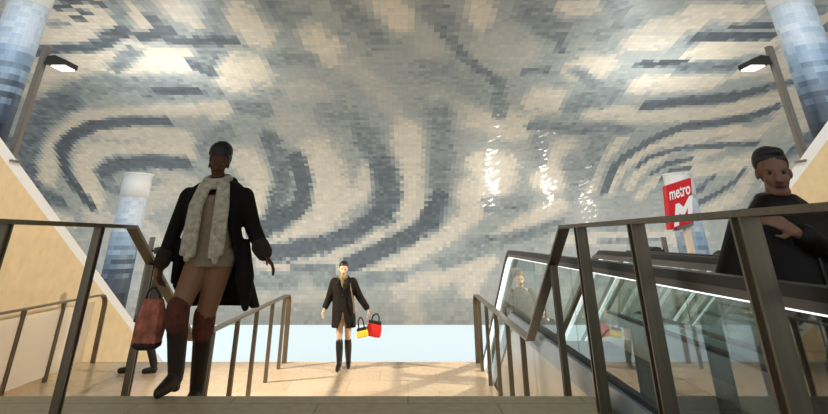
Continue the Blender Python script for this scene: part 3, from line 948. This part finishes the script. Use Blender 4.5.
# ---- the woman striding up on to the landing -------------------------------
def near_woman():
    t = person((-1.66, 4.47, 1.0), 'person in open black coat, pale scarf and tall boots striding up past the left railing')
    F = head_frame((0.045, -0.01, 1.575), 0.25, 0.10)
    J = dict(sl=(-0.13, 0.01, 1.305), sr=(0.25, 0.01, 1.30), el=(-0.26, 0.06, 1.06), wl=(-0.288, 0.0, 0.80), er=(0.385, 0.05, 1.08), wr=(0.535, -0.02, 0.875),
             hl=(0.01, 0.02, 0.86), hr=(0.17, 0.03, 0.86), kl=(-0.06, -0.10, 0.50), al=(-0.035, 0.0, 0.085), tl=(-0.075, -0.155, 0.032),
             kr=(0.075, 0.11, 0.43), ar=(0.035, 0.30, -0.075), tr=(0.02, 0.16, -0.134))
    bm = bmesh.new()
    add_body(bm, J, F, 1.0, 0.98, 1.3)
    add_hand(bm, J['wl'], (0.02, -0.05, -1), (1, 0, 0), 0.9, 1)
    add_hand(bm, J['wr'], (0.55, -0.15, -0.55), (-0.6, -0.1, -0.6), 0.5, -1)
    b = fuse('body', bm, [SKIN_D, TIGHTS, SHIRT], t, 0.0085, 3, lambda c: 1 if (c.z < 0.84 and abs(c.x - 0.08) < 0.23 and c.x > -0.2) else (2 if 0.84 <= c.z < 1.32 and -0.15 < c.x < 0.3 else 0))
    add_face(F, t, LIP)
    bm = bmesh.new()
    add_hair_cap(bm, F, 1.03)
    add_ell(bm, F(0, 0.03, 0.105), (0.098, 0.10, 0.085)); add_ell(bm, F(0.0, 0.07, 0.05), (0.098, 0.075, 0.10))
    for k in range(14):
        a = 2 * PI * k / 14
        add_cap(bm, F(0.078 * math.cos(a), 0.03 + 0.078 * math.sin(a), 0.09), F(0.03 * math.cos(a + .5), 0.04 + 0.03 * math.sin(a + .5), 0.178), 0.024, 0.014, 8, 3)
    fuse('hair', bm, HAIR, t, 0.007, 2)
    # open coat
    bm = bmesh.new()
    add_open_shell(bm, [(0.13, 0.20, 0.50, 0.34, 0.16, 1.9, 1.1), (0.10, 0.12, 0.66, 0.325, 0.20, 1.55, 1.15), (0.075, 0.04, 0.88, 0.27, 0.18, 1.15, 1.05), (0.065, 0.02, 1.08, 0.225, 0.155, 0.85, 0.85),
                        (0.065, 0.01, 1.25, 0.255, 0.15, 0.62, 0.62), (0.06, 0.01, 1.35, 0.265, 0.125, 0.5, 0.5), (0.065, 0.02, 1.43, 0.16, 0.10, 0.6, 0.6)], 0.034)
    add_chain(bm, [(-0.17, 0.01, 1.315), J['el'], (-0.285, 0.005, 0.845)], [0.078, 0.064, 0.055])
    add_chain(bm, [(0.295, 0.01, 1.31), J['er'], (0.50, -0.005, 0.92)], [0.08, 0.064, 0.055])
    add_cap(bm, (-0.02, 0.06, 1.42), (0.15, 0.06, 1.42), 0.06, 0.06)
    add_cap(bm, (-0.02, 0.06, 1.42), (-0.06, -0.05, 1.40), 0.05, 0.03); add_cap(bm, (0.15, 0.06, 1.42), (0.19, -0.05, 1.40), 0.05, 0.03)
    # wind-blown tails
    add_chain(bm, [(0.33, 0.05, 0.95), (0.37, 0.04, 0.72), (0.40, 0.05, 0.52)], [0.05, 0.075, 0.03])
    add_chain(bm, [(-0.19, 0.06, 0.95), (-0.20, 0.08, 0.70)], [0.045, 0.03])
    fuse('coat', bm, COATB, t, 0.011, 3)
    bm = bmesh.new()      # fur cuff on the swinging arm
    add_cap(bm, (0.475, 0.0, 0.945), (0.515, -0.012, 0.90), 0.07, 0.064)
    fuse('cuff', bm, FUR, t, 0.009, 2)
    bm = bmesh.new()
    add_cap(bm, (-0.283, 0.01, 0.88), (-0.287, 0.003, 0.84), 0.066, 0.064)
    fuse('cuff', bm, FUR, t, 0.009, 2)
    # scarf: loop round the neck and two long tails
    bm = bmesh.new()
    for k in range(12):
        a0, a1 = 2 * PI * k / 12, 2 * PI * (k + 1) / 12
        f = lambda a: (0.055 + 0.082 * math.cos(a), -0.005 + 0.088 * math.sin(a), 1.435 + 0.03 * math.sin(a))
        add_cap(bm, f(a0), f(a1), 0.046, 0.046, 10, 3)
    for x0, x1, x2, z2 in ((-0.03, -0.065, -0.075, 0.90), (-0.01, -0.035, -0.035, 0.86), (0.02, -0.005, 0.005, 0.89), (0.12, 0.14, 0.145, 0.88), (0.15, 0.175, 0.185, 0.84), (0.165, 0.205, 0.22, 0.90)):
        add_chain(bm, [(x0, -0.10, 1.40), (x1, -0.155, 1.24), (x2, -0.165, z2)], [0.03, 0.028, 0.024])
    fuse('scarf', bm, SCARF, t, 0.008, 1)
    bm = bmesh.new()      # knitted top below the scarf
    add_loft(bm, [(0.09, 0.02, 0.80, 0.185, 0.135), (0.08, 0.015, 0.95, 0.16, 0.12), (0.07, 0.01, 1.15, 0.15, 0.12), (0.065, 0.01, 1.32, 0.16, 0.115)])
    fuse('top', bm, SHIRT, t, 0.012, 2)
    for nm, k, a, tt in (('l', 'kl', 'al', 'tl'), ('r', 'kr', 'ar', 'tr')):
        kk, aa, te = V(J[k]), V(J[a]), V(J[tt])
        bm = bmesh.new()
        up = kk.lerp(aa, 0.08)
        add_chain(bm, [up, kk.lerp(aa, .35) + V((0, 0.015, 0)), aa + V((0, 0.0, 0.03))], [0.076, 0.074, 0.058])
        add_chain(bm, [aa + V((0, 0.0, 0.0)), aa.lerp(te, .5) + V((0, 0, -.005)), te], [0.056, 0.05, 0.036])
        add_box(bm, aa.x - 0.032, aa.x + 0.032, aa.y - 0.01, aa.y + 0.05, te.z - 0.031, te.z + 0.03)
        bt = fuse('boot', bm, BOOT, t, 0.008, 3)
        bm = bmesh.new()
        add_chain(bm, [kk + V((0, 0, 0.035)), kk.lerp(aa, 0.16)], [0.086, 0.084])
        fuse('boot_cuff', bm, CUFF, bt, 0.009, 2)
    return t
near_woman()

BAGM = mat('russet_patterned_cloth', rgb(190, 112, 90), 0.7, noise=0.6, scale=11)
BAGD = mat('dark_bag_trim', rgb(48, 34, 30), 0.6)
def tote():
    t = empty('shoulder_bag', (-1.935, 4.44, 1.265), "slouchy russet patterned bag hanging from the striding person's hand", 'bag')
    bm = bmesh.new()
    add_loft(bm, [(0.0, 0, 0.0, 0.075, 0.05), (0, 0, 0.02, 0.115, 0.075), (0.0, 0, 0.14, 0.13, 0.08), (0.0, 0, 0.27, 0.115, 0.06), (-0.01, 0, 0.37, 0.085, 0.04)], 24, 2.4)
    for k in range(5):
        add_cap(bm, (-0.09 + 0.045 * k, -0.07, 0.06), (-0.06 + 0.032 * k, -0.052, 0.33), 0.016, 0.01, 8, 3)
    fuse('bag_body', bm, BAGM, t, 0.008, 2)
    bm = bmesh.new()
    pts = [(-0.085, 0, 0.35), (-0.075, 0, 0.42), (-0.045, 0, 0.455), (-0.015, 0, 0.455), (0.02, 0, 0.42), (0.06, 0, 0.35)]
    add_chain(bm, pts, [0.009] * 6, 8)
    from_bm('bag_handle', bm, BAGD, t, True)
    bm = bmesh.new()
    add_loft(bm, [(0.0, 0, -0.004, 0.08, 0.055), (0, 0, 0.02, 0.119, 0.079), (0, 0, 0.05, 0.124, 0.081)], 24, 2.4)
    from_bm('bag_base', bm, BAGD, t, True)
    t.scale = (0.86, 0.86, 0.86)
tote()

# ---- the woman walking in from the lower hall ------------------------------
def far_woman():
    t = person((-1.10, 10.36, 0.0), 'person in buttoned dark coat and black boots walking up the middle with shopping bags')
    F = head_frame((-0.075, -0.02, 1.50), 0.12, 0.10)
    J = dict(sl=(-0.235, 0, 1.285), sr=(0.10, 0, 1.29), el=(-0.315, 0.03, 1.03), wl=(-0.37, -0.06, 0.885), er=(0.235, 0.03, 1.05), wr=(0.385, -0.02, 0.87),
             hl=(-0.10, 0, 0.80), hr=(0.045, 0, 0.80), kl=(-0.085, -0.05, 0.44), al=(-0.06, -0.10, 0.085), tl=(-0.075, -0.235, 0.034),
             kr=(0.055, 0.02, 0.44), ar=(0.065, 0.14, 0.085), tr=(0.085, 0.0, 0.034))
    bm = bmesh.new(); add_body(bm, J, F, 0.97, 0.9)
    add_hand(bm, J['wl'], (-0.25, -0.3, -0.9), (0.8, -0.3, 0), 0.5, 1)
    add_hand(bm, J['wr'], (0.35, -0.05, -0.9), (-0.8, 0, 0), 1.2, -1)
    fuse('body', bm, [SKIN_P, mat('sheer_tights', rgb(206, 176, 152), 0.6)], t, 0.0085, 3, lambda c: 1 if c.z < 0.8 and -0.22 < c.x < 0.2 else 0)
    add_face(F, t, LIP, 0.97)
    bm = bmesh.new(); add_hair_cap(bm, F, 1.0); add_ell(bm, F(0, 0.07, 0.03), (0.075, 0.05, 0.08)); fuse('hair', bm, HAIR, t, 0.007, 2)
    bm = bmesh.new()
    add_open_shell(bm, [(-0.03, 0.01, 0.60, 0.215, 0.165, 0.42, 0.30), (-0.035, 0.01, 0.74, 0.21, 0.16, 0.12, 0.10), (-0.05, 0, 0.92, 0.195, 0.145, 0.02, 0.02), (-0.06, 0, 1.05, 0.185, 0.135, 0.02, 0.02),
                        (-0.067, 0, 1.20, 0.205, 0.14, 0.02, 0.02), (-0.067, 0, 1.29, 0.205, 0.125, 0.22, 0.22), (-0.07, 0.01, 1.365, 0.12, 0.09, 0.55, 0.55)], 0.03)
    add_chain(bm, [(-0.235, 0, 1.285), J['el'], (-0.36, -0.04, 0.915)], [0.078, 0.066, 0.056])
    add_chain(bm, [(0.10, 0, 1.29), J['er'], (0.365, -0.015, 0.90)], [0.078, 0.066, 0.056])
    add_cap(bm, (-0.13, 0.05, 1.36), (-0.01, 0.05, 1.36), 0.045, 0.045)
    c = fuse('coat', bm, COATN, t, 0.010, 3)
    for sx in (-1, 1):
        bm = bmesh.new()
        add_chain(bm, [(-0.07 + sx * 0.075, -0.03, 1.375), (-0.068 + sx * 0.085, -0.135, 1.27), (-0.06 + sx * 0.012, -0.148, 1.14)], [0.026, 0.03, 0.012], 10)
        fuse('lapel', bm, COATN, c, 0.006, 1)
    for zz in (1.10, 1.00, 0.90):
        bm = bmesh.new(); add_ell(bm, (-0.055, -0.142, zz), (0.014, 0.007, 0.014), (0, 0, 0), 10, 6); from_bm('button', bm, BLACKBIT, c, True)
    bm = bmesh.new()
    for k in range(10):
        a0, a1 = 2 * PI * k / 10, 2 * PI * (k + 1) / 10
        f = lambda a: (-0.072 + 0.07 * math.cos(a), -0.01 + 0.075 * math.sin(a), 1.37 + 0.012 * math.sin(a))
        add_cap(bm, f(a0), f(a1), 0.036, 0.036, 10, 3)
    add_cap(bm, (-0.085, -0.095, 1.35), (-0.065, -0.115, 1.22), 0.034, 0.022)
    fuse('scarf', bm, mat('olive_scarf', rgb(140, 130, 92), 0.9, noise=0.2, scale=30), t, 0.008, 1)
    bm = bmesh.new()
    add_chain(bm, [(0.03, -0.02, 1.36), (0.085, -0.14, 1.20), (0.14, -0.165, 1.0), (0.16, -0.12, 0.82)], [0.013] * 4, 8)
    fuse('strap', bm, mat('tan_strap', rgb(122, 102, 78), 0.6), t, 0.007, 1)
    for k, a, tt in (('kl', 'al', 'tl'), ('kr', 'ar', 'tr')):
        kk, aa, te = V(J[k]), V(J[a]), V(J[tt])
        bm = bmesh.new()
        add_chain(bm, [kk.lerp(aa, .14), kk.lerp(aa, .4) + V((0, .015, 0)), aa + V((0, 0, .02))], [0.062, 0.064, 0.047])
        add_chain(bm, [aa, aa.lerp(te, .5), te], [0.048, 0.044, 0.033])
        add_box(bm, aa.x - 0.024, aa.x + 0.024, aa.y + 0.0, aa.y + 0.045, 0.0, 0.06)
        fuse('boot', bm, mat('black_boot_leather', rgb(22, 20, 20), 0.4), t, 0.008, 3)
far_woman()

REDBAG = mat('red_bag', rgb(222, 44, 44), 0.5); YELBAG = mat('yellow_bag', rgb(236, 214, 60), 0.55)
def handbag(name, loc, label, m, w, h, d, hh, lean=0.0):
    t = empty(name, loc, label, 'bag')
    t.rotation_euler = (0, lean, 0)
    bm = bmesh.new()
    add_loft(bm, [(0, 0, -h, w * .86, d), (0, 0, -h + .015, w * .97, d * 1.1), (0, 0, -h * .5, w, d * 1.1), (0, 0, -0.01, w * .86, d * .8), (0, 0, 0.0, w * .8, d * .6)], 28, 4)
    fuse('bag_body', bm, m, t, 0.006, 2)
    bm = bmesh.new()
    add_chain(bm, [(-w * .5, 0, -0.01), (-w * .42, 0, hh * .7), (-w * .1, 0, hh), (w * .2, 0, hh), (w * .42, 0, hh * .7), (w * .5, 0, -0.01)], [0.012] * 6, 8)
    from_bm('bag_handle', bm, BLACKBIT, t, True)
    box('bag_trim', -w * .84, w * .84, -d * .9, d * .9, -0.035, 0.012, BLACKBIT, t, 0.008)
handbag('handbag', (-0.575, 10.33, 0.685), 'bright red handbag with black handle carried by the walking woman', REDBAG, 0.135, 0.22, 0.055, 0.115, 0.16)
handbag('shopping_bag', (-0.80, 10.22, 0.60), 'small yellow bag with black top beside the red handbag', YELBAG, 0.10, 0.13, 0.04, 0.16, -0.2)

# ---- the man on the escalator ----------------------------------------------
def man():
    t = person((2.03, 2.95, ZFL), 'person in black jacket with short dark hair riding the escalator at right')
    F = head_frame((0.0, -0.03, 1.515), -0.42, 0.12)
    J = dict(sl=(-0.19, 0, 1.25), sr=(0.21, 0, 1.28), el=(-0.33, 0.05, 0.98), wl=(-0.20, -0.20, 0.90), er=(0.31, 0.02, 1.00), wr=(-0.11, -0.22, 1.21),
             hl=(-0.09, 0, 0.83), hr=(0.09, 0, 0.83), kl=(-0.10, -0.03, 0.45), al=(-0.10, 0.03, 0.09), tl=(-0.12, -0.13, 0.036), kr=(0.10, -0.03, 0.45), ar=(0.10, 0.04, 0.09), tr=(0.13, -0.12, 0.036))
    bm = bmesh.new(); add_body(bm, J, F, 1.03, 1.05)
    add_hand(bm, J['wr'], (-0.8, -0.15, 0.45), (0, 1, -0.3), 0.7, 1)
    add_hand(bm, J['wl'], (0.85, -0.25, 0.1), (0, 1, -0.3), 0.8, -1)
    fuse('body', bm, [SKIN_T, mat('dark_trousers', rgb(32, 30, 32), 0.8)], t, 0.009, 3, lambda c: 1 if c.z < 0.92 and abs(c.x) < 0.26 else 0)
    add_face(F, t, LIP, 1.03)
    bm = bmesh.new(); add_hair_cap(bm, F, 1.04); add_ell(bm, F(0, 0.0, 0.098), (0.070, 0.085, 0.036)); add_ell(bm, F(0, 0.06, 0.0), (0.07, 0.05, 0.085)); fuse('hair', bm, HAIRG, t, 0.007, 2)
    bm = bmesh.new()
    add_loft(bm, [(0, 0, 0.70, 0.235, 0.165), (0, 0, 0.74, 0.245, 0.17), (0, 0, 0.95, 0.24, 0.165), (0.005, 0, 1.12, 0.25, 0.165), (0.01, 0, 1.25, 0.25, 0.14), (0.01, 0.01, 1.34, 0.16, 0.10), (0.005, 0.015, 1.40, 0.09, 0.085)], 32, 2.2)
    add_chain(bm, [(-0.20, 0, 1.235), J['el'], (-0.22, -0.16, 0.91)], [0.095, 0.082, 0.062]); add_chain(bm, [(0.215, 0, 1.265), J['er'], (-0.05, -0.20, 1.19)], [0.095, 0.082, 0.06])
    for k in range(10):
        a0, a1 = 2 * PI * k / 10, 2 * PI * (k + 1) / 10
        f = lambda a: (0.003 + 0.078 * math.cos(a), 0.0 + 0.082 * math.sin(a), 1.365 + 0.022 * math.sin(a))
        add_cap(bm, f(a0), f(a1), 0.034, 0.03, 10, 3)
    c = fuse('jacket', bm, COATM, t, 0.011, 3)
    box('zip', -0.006, 0.006, -0.176, -0.160, 0.74, 1.24, DARK_STEEL, c)
    for k, a, tt in (('kl', 'al', 'tl'), ('kr', 'ar', 'tr')):
        aa, te = V(J[a]), V(J[tt])
        bm = bmesh.new(); add_chain(bm, [aa + V((0, .02, -.035)), aa.lerp(te, .5) + V((0, 0, -.005)), te + V((0, 0, .004))], [0.052, 0.05, 0.04])
        add_box(bm, aa.x - 0.035, aa.x + 0.035, aa.y - 0.05, aa.y + 0.06, 0.0, 0.04)
        fuse('shoe', bm, mat('black_shoe_leather', rgb(24, 22, 22), 0.4), t, 0.008, 3)
man()

# ---- two small riders further down the escalator and one half-hidden walker ----
def simple_person(loc, label, h, skin, hair, topm, legm, armpose, long_hair=False, stride=0.06, yaw=0.0, face_yaw=0.0):
    t = person(loc, label); t.rotation_euler = (0, 0, yaw)
    k = h / 1.70
    F = head_frame((0, -0.02 * k, 1.575 * k), face_yaw, 0.05)
    J = dict(sl=(-0.175, 0, 1.36), sr=(0.175, 0, 1.36), hl=(-0.085, 0, 0.86), hr=(0.085, 0, 0.86), kl=(-0.09, -stride * .9, 0.46), al=(-0.09, -stride, 0.085), tl=(-0.10, -stride - .14, 0.034),
             kr=(0.09, stride * .3, 0.46), ar=(0.09, stride, 0.085), tr=(0.10, stride - .14, 0.034), **armpose)
    J = {q: tuple(c * k for c in v) for q, v in J.items()}
    bm = bmesh.new(); add_body(bm, J, F, k)
    add_hand(bm, J['wl'], V(J['wl']) - V(J['el']), (1, 0, 0.2), 0.8, 1, k); add_hand(bm, J['wr'], V(J['wr']) - V(J['er']), (-1, 0, 0.2), 0.8, -1, k)
    fuse('body', bm, skin, t, 0.009, 3); add_face(F, t, LIP, k)
    bm = bmesh.new(); add_hair_cap(bm, F, 1.03 * k, 0.06 if long_hair else 0)
    if long_hair:
        add_ell(bm, F(0, 0.06, -0.05), (0.09 * k, 0.055 * k, 0.13 * k)); add_cap(bm, F(-.072 * k, 0, .03), F(-.075 * k, 0, -.12 * k), .025, .02); add_cap(bm, F(.072 * k, 0, .03), F(.075 * k, 0, -.12 * k), .025, .02)
    fuse('hair', bm, hair, t, 0.008, 2)
    bm = bmesh.new()
    add_loft(bm, [(0, 0, z * k, rx * k, ry * k) for z, rx, ry in ((0.72, .21, .15), (0.80, .215, .155), (1.0, .19, .14), (1.2, .21, .145), (1.34, .205, .12), (1.42, .11, .085), (1.455, .08, .08))], 28, 2.1)
    for s_, e_, w_ in (('sl', 'el', 'wl'), ('sr', 'er', 'wr')):
        add_chain(bm, [J[s_], J[e_], V(J[e_]).lerp(V(J[w_]), .88)], [0.082 * k, 0.07 * k, 0.055 * k])
    fuse('jacket', bm, topm, t, 0.011, 3)
    bm = bmesh.new()
    add_loft(bm, [(0, 0, z * k, rx * k, .13 * k) for z, rx in ((0.74, .17), (0.95, .17))], 24, 2.1)
    for h_, k_, a_ in (('hl', 'kl', 'al'), ('hr', 'kr', 'ar')):
        add_chain(bm, [J[h_], J[k_], V(J[a_]) + V((0, 0, .03))], [0.098 * k, 0.072 * k, 0.06 * k])
    fuse('trousers', bm, legm, t, 0.011, 3)
    for a_, t_ in (('al', 'tl'), ('ar', 'tr')):
        aa, te = V(J[a_]), V(J[t_])
        bm = bmesh.new(); add_chain(bm, [aa + V((0, .02, -.035)), te + V((0, 0, .004))], [0.05, 0.038]); add_box(bm, aa.x - .03, aa.x + .03, aa.y - .04, aa.y + .05, 0.0, .04)
        fuse('shoe', bm, BLACKBIT, t, 0.008, 2)
    return t
GREYTOP = mat('grey_green_jacket', rgb(104, 104, 92), 0.85, noise=0.15, scale=20)
DARKTR = mat('charcoal_cloth', rgb(40, 38, 40), 0.85)
bag_arms = dict(el=(-0.25, 0.05, 1.08), wl=(-0.16, -0.16, 0.98), er=(0.25, 0.05, 1.08), wr=(0.13, -0.18, 1.0))
loose = dict(el=(-0.24, 0.06, 1.08), wl=(-0.22, -0.10, 0.86), er=(0.24, -0.02, 1.08), wr=(0.22, -0.16, 0.88))
def step_z(y):      # tread under a rider
    n = math.floor((y - 1.2) / 0.4)
    y0 = 1.2 + 0.4 * n
    return ZFL - SL * max(0, y0 + 0.2 - BEND)
simple_person((1.83, 9.4, step_z(9.4)), 'person in grey-green jacket riding up behind the escalator glass', 1.64, SKIN_P, mat('light_brown_hair', rgb(120, 92, 70), 0.6), GREYTOP, DARKTR, bag_arms)
simple_person((2.27, 10.0, step_z(10.0)), 'person with dark hair standing lower on the escalator behind the grey-green rider', 1.58, SKIN_P, HAIR, mat('black_jacket', rgb(32, 30, 32), 0.8), DARKTR, loose, True)
simple_person((-4.42, 10.1, 0.0), 'person in dark clothes walking far behind the russet bag', 1.62, SKIN_D, HAIR, mat('charcoal_coat', rgb(36, 33, 34), 0.85), DARKTR, loose, False, 0.2, -PI / 2 + 0.35)
# ------------------------------------------------------------------ lights
def spot(name, loc, target, power, col, angle, blend=0.6, size=0.15):
    l = bpy.data.lights.new(name, 'SPOT'); l.energy = power; l.color = col; l.spot_size = math.radians(angle); l.spot_blend = blend; l.shadow_soft_size = size
    o = bpy.data.objects.new(name, l); COL.objects.link(o); o.location = loc
    o.rotation_euler = (Vector(target) - Vector(loc)).to_track_quat('-Z', 'Y').to_euler()
    return o
def area(name, loc, rot, sx, sy, power, col, spread=180):
    l = bpy.data.lights.new(name, 'AREA'); l.shape = 'RECTANGLE'; l.size = sx; l.size_y = sy; l.energy = power; l.color = col; l.spread = math.radians(spread)
    o = bpy.data.objects.new(name, l); COL.objects.link(o); o.location = loc; o.rotation_euler = rot
    return o
WARM = (1.0, 0.87, 0.70); NEUT = (1.0, 0.95, 0.88); COOL = (0.95, 0.98, 1.0)
# floodlights on the posts
for s in (-1, 1):
    spot('floodlight', (s * 5.83, 8.2, wall_z(8.2) + 0.15 + 1.46), (-s * 2.3, 10.6, 0.1), 2500, WARM, 86, 1.0)
    spot('floodlight', (s * 5.83, 13.6, wall_z(13.6) + 0.15 + 1.46), (s * 1.0, 14.0, -2.0), 600, WARM, 95, 0.8)
    # uplights in the column heads
    spot('column_uplight', (s * 7.0, 8.3, 6.42), (s * 7.0, 8.3, 9), 120, COOL, 150, 0.8, 0.3)
    spot('column_uplight', (s * 7.0, 13.7, 3.57), (s * 7.0, 13.9, 9), 420, COOL, 150, 0.8, 0.3)
for s in (-1, 1):     # added fill spots over the landing, put in to brighten the columns
    spot('column_fill_spot', (s * 2.4, 2.5, 7.2), (s * 7.0, 9.0, 4.3), 900, (0.94, 0.97, 1.0), 56, 1.0, 0.2)
    spot('column_fill_spot', (s * 2.8, 5.5, 7.2), (s * 7.0, 13.7, 2.6), 420, (0.92, 0.97, 1.0), 26, 1.0, 0.2)
# added fill at concourse floor level, brightening the vault from below
area('vault_fill_light', (0, 22.3, -3.9), (PI, 0, 0), 34, 4.0, 880, COOL)
# added small lights by the back wall, placed to make the glazed tiles glint
for x, y, tx, ty, tz, pw in ((4.80, 25.6, 3.2, 20.8, 4.6, 2.6), (7.88, 25.5, 5.4, 21.6, 4.1, 1.8), (10.1, 25.1, 7.3, 22.8, 3.3, 1.0)):
    o = area('glint_light', (x, y, -3.85), (0, 0, 0), 0.7, 0.25, pw, (1.0, 0.92, 0.78), 26)
    o.rotation_euler = (Vector((tx, ty, tz)) - Vector((x, y, -3.85))).to_track_quat('-Z', 'Y').to_euler()
w = bpy.data.worlds.new('World'); SC.world = w; w.use_nodes = True
w.node_tree.nodes['Background'].inputs[0].default_value = (0.92, 0.97, 1.0, 1)
w.node_tree.nodes['Background'].inputs[1].default_value = 0.42

# ------------------------------------------------------------------ camera
cam = bpy.data.cameras.new('camera')
co = bpy.data.objects.new('camera', cam); COL.objects.link(co)
co.location = (0, 0, 2.0)
co.rotation_euler = (math.radians(90 + 25.5), 0, 0)
cam.sensor_width = 36; cam.lens = 500 / 828 * 36
cam.shift_x = 6 / 828; cam.shift_y = -207 / 828
cam.clip_start = 0.05; cam.clip_end = 200
SC.camera = co
SC.view_settings.view_transform = 'Standard'
SC.view_settings.look = 'None'
SC.view_settings.exposure = 0.5
SC.view_settings.gamma = 1.0
SC.view_settings.use_curve_mapping = False
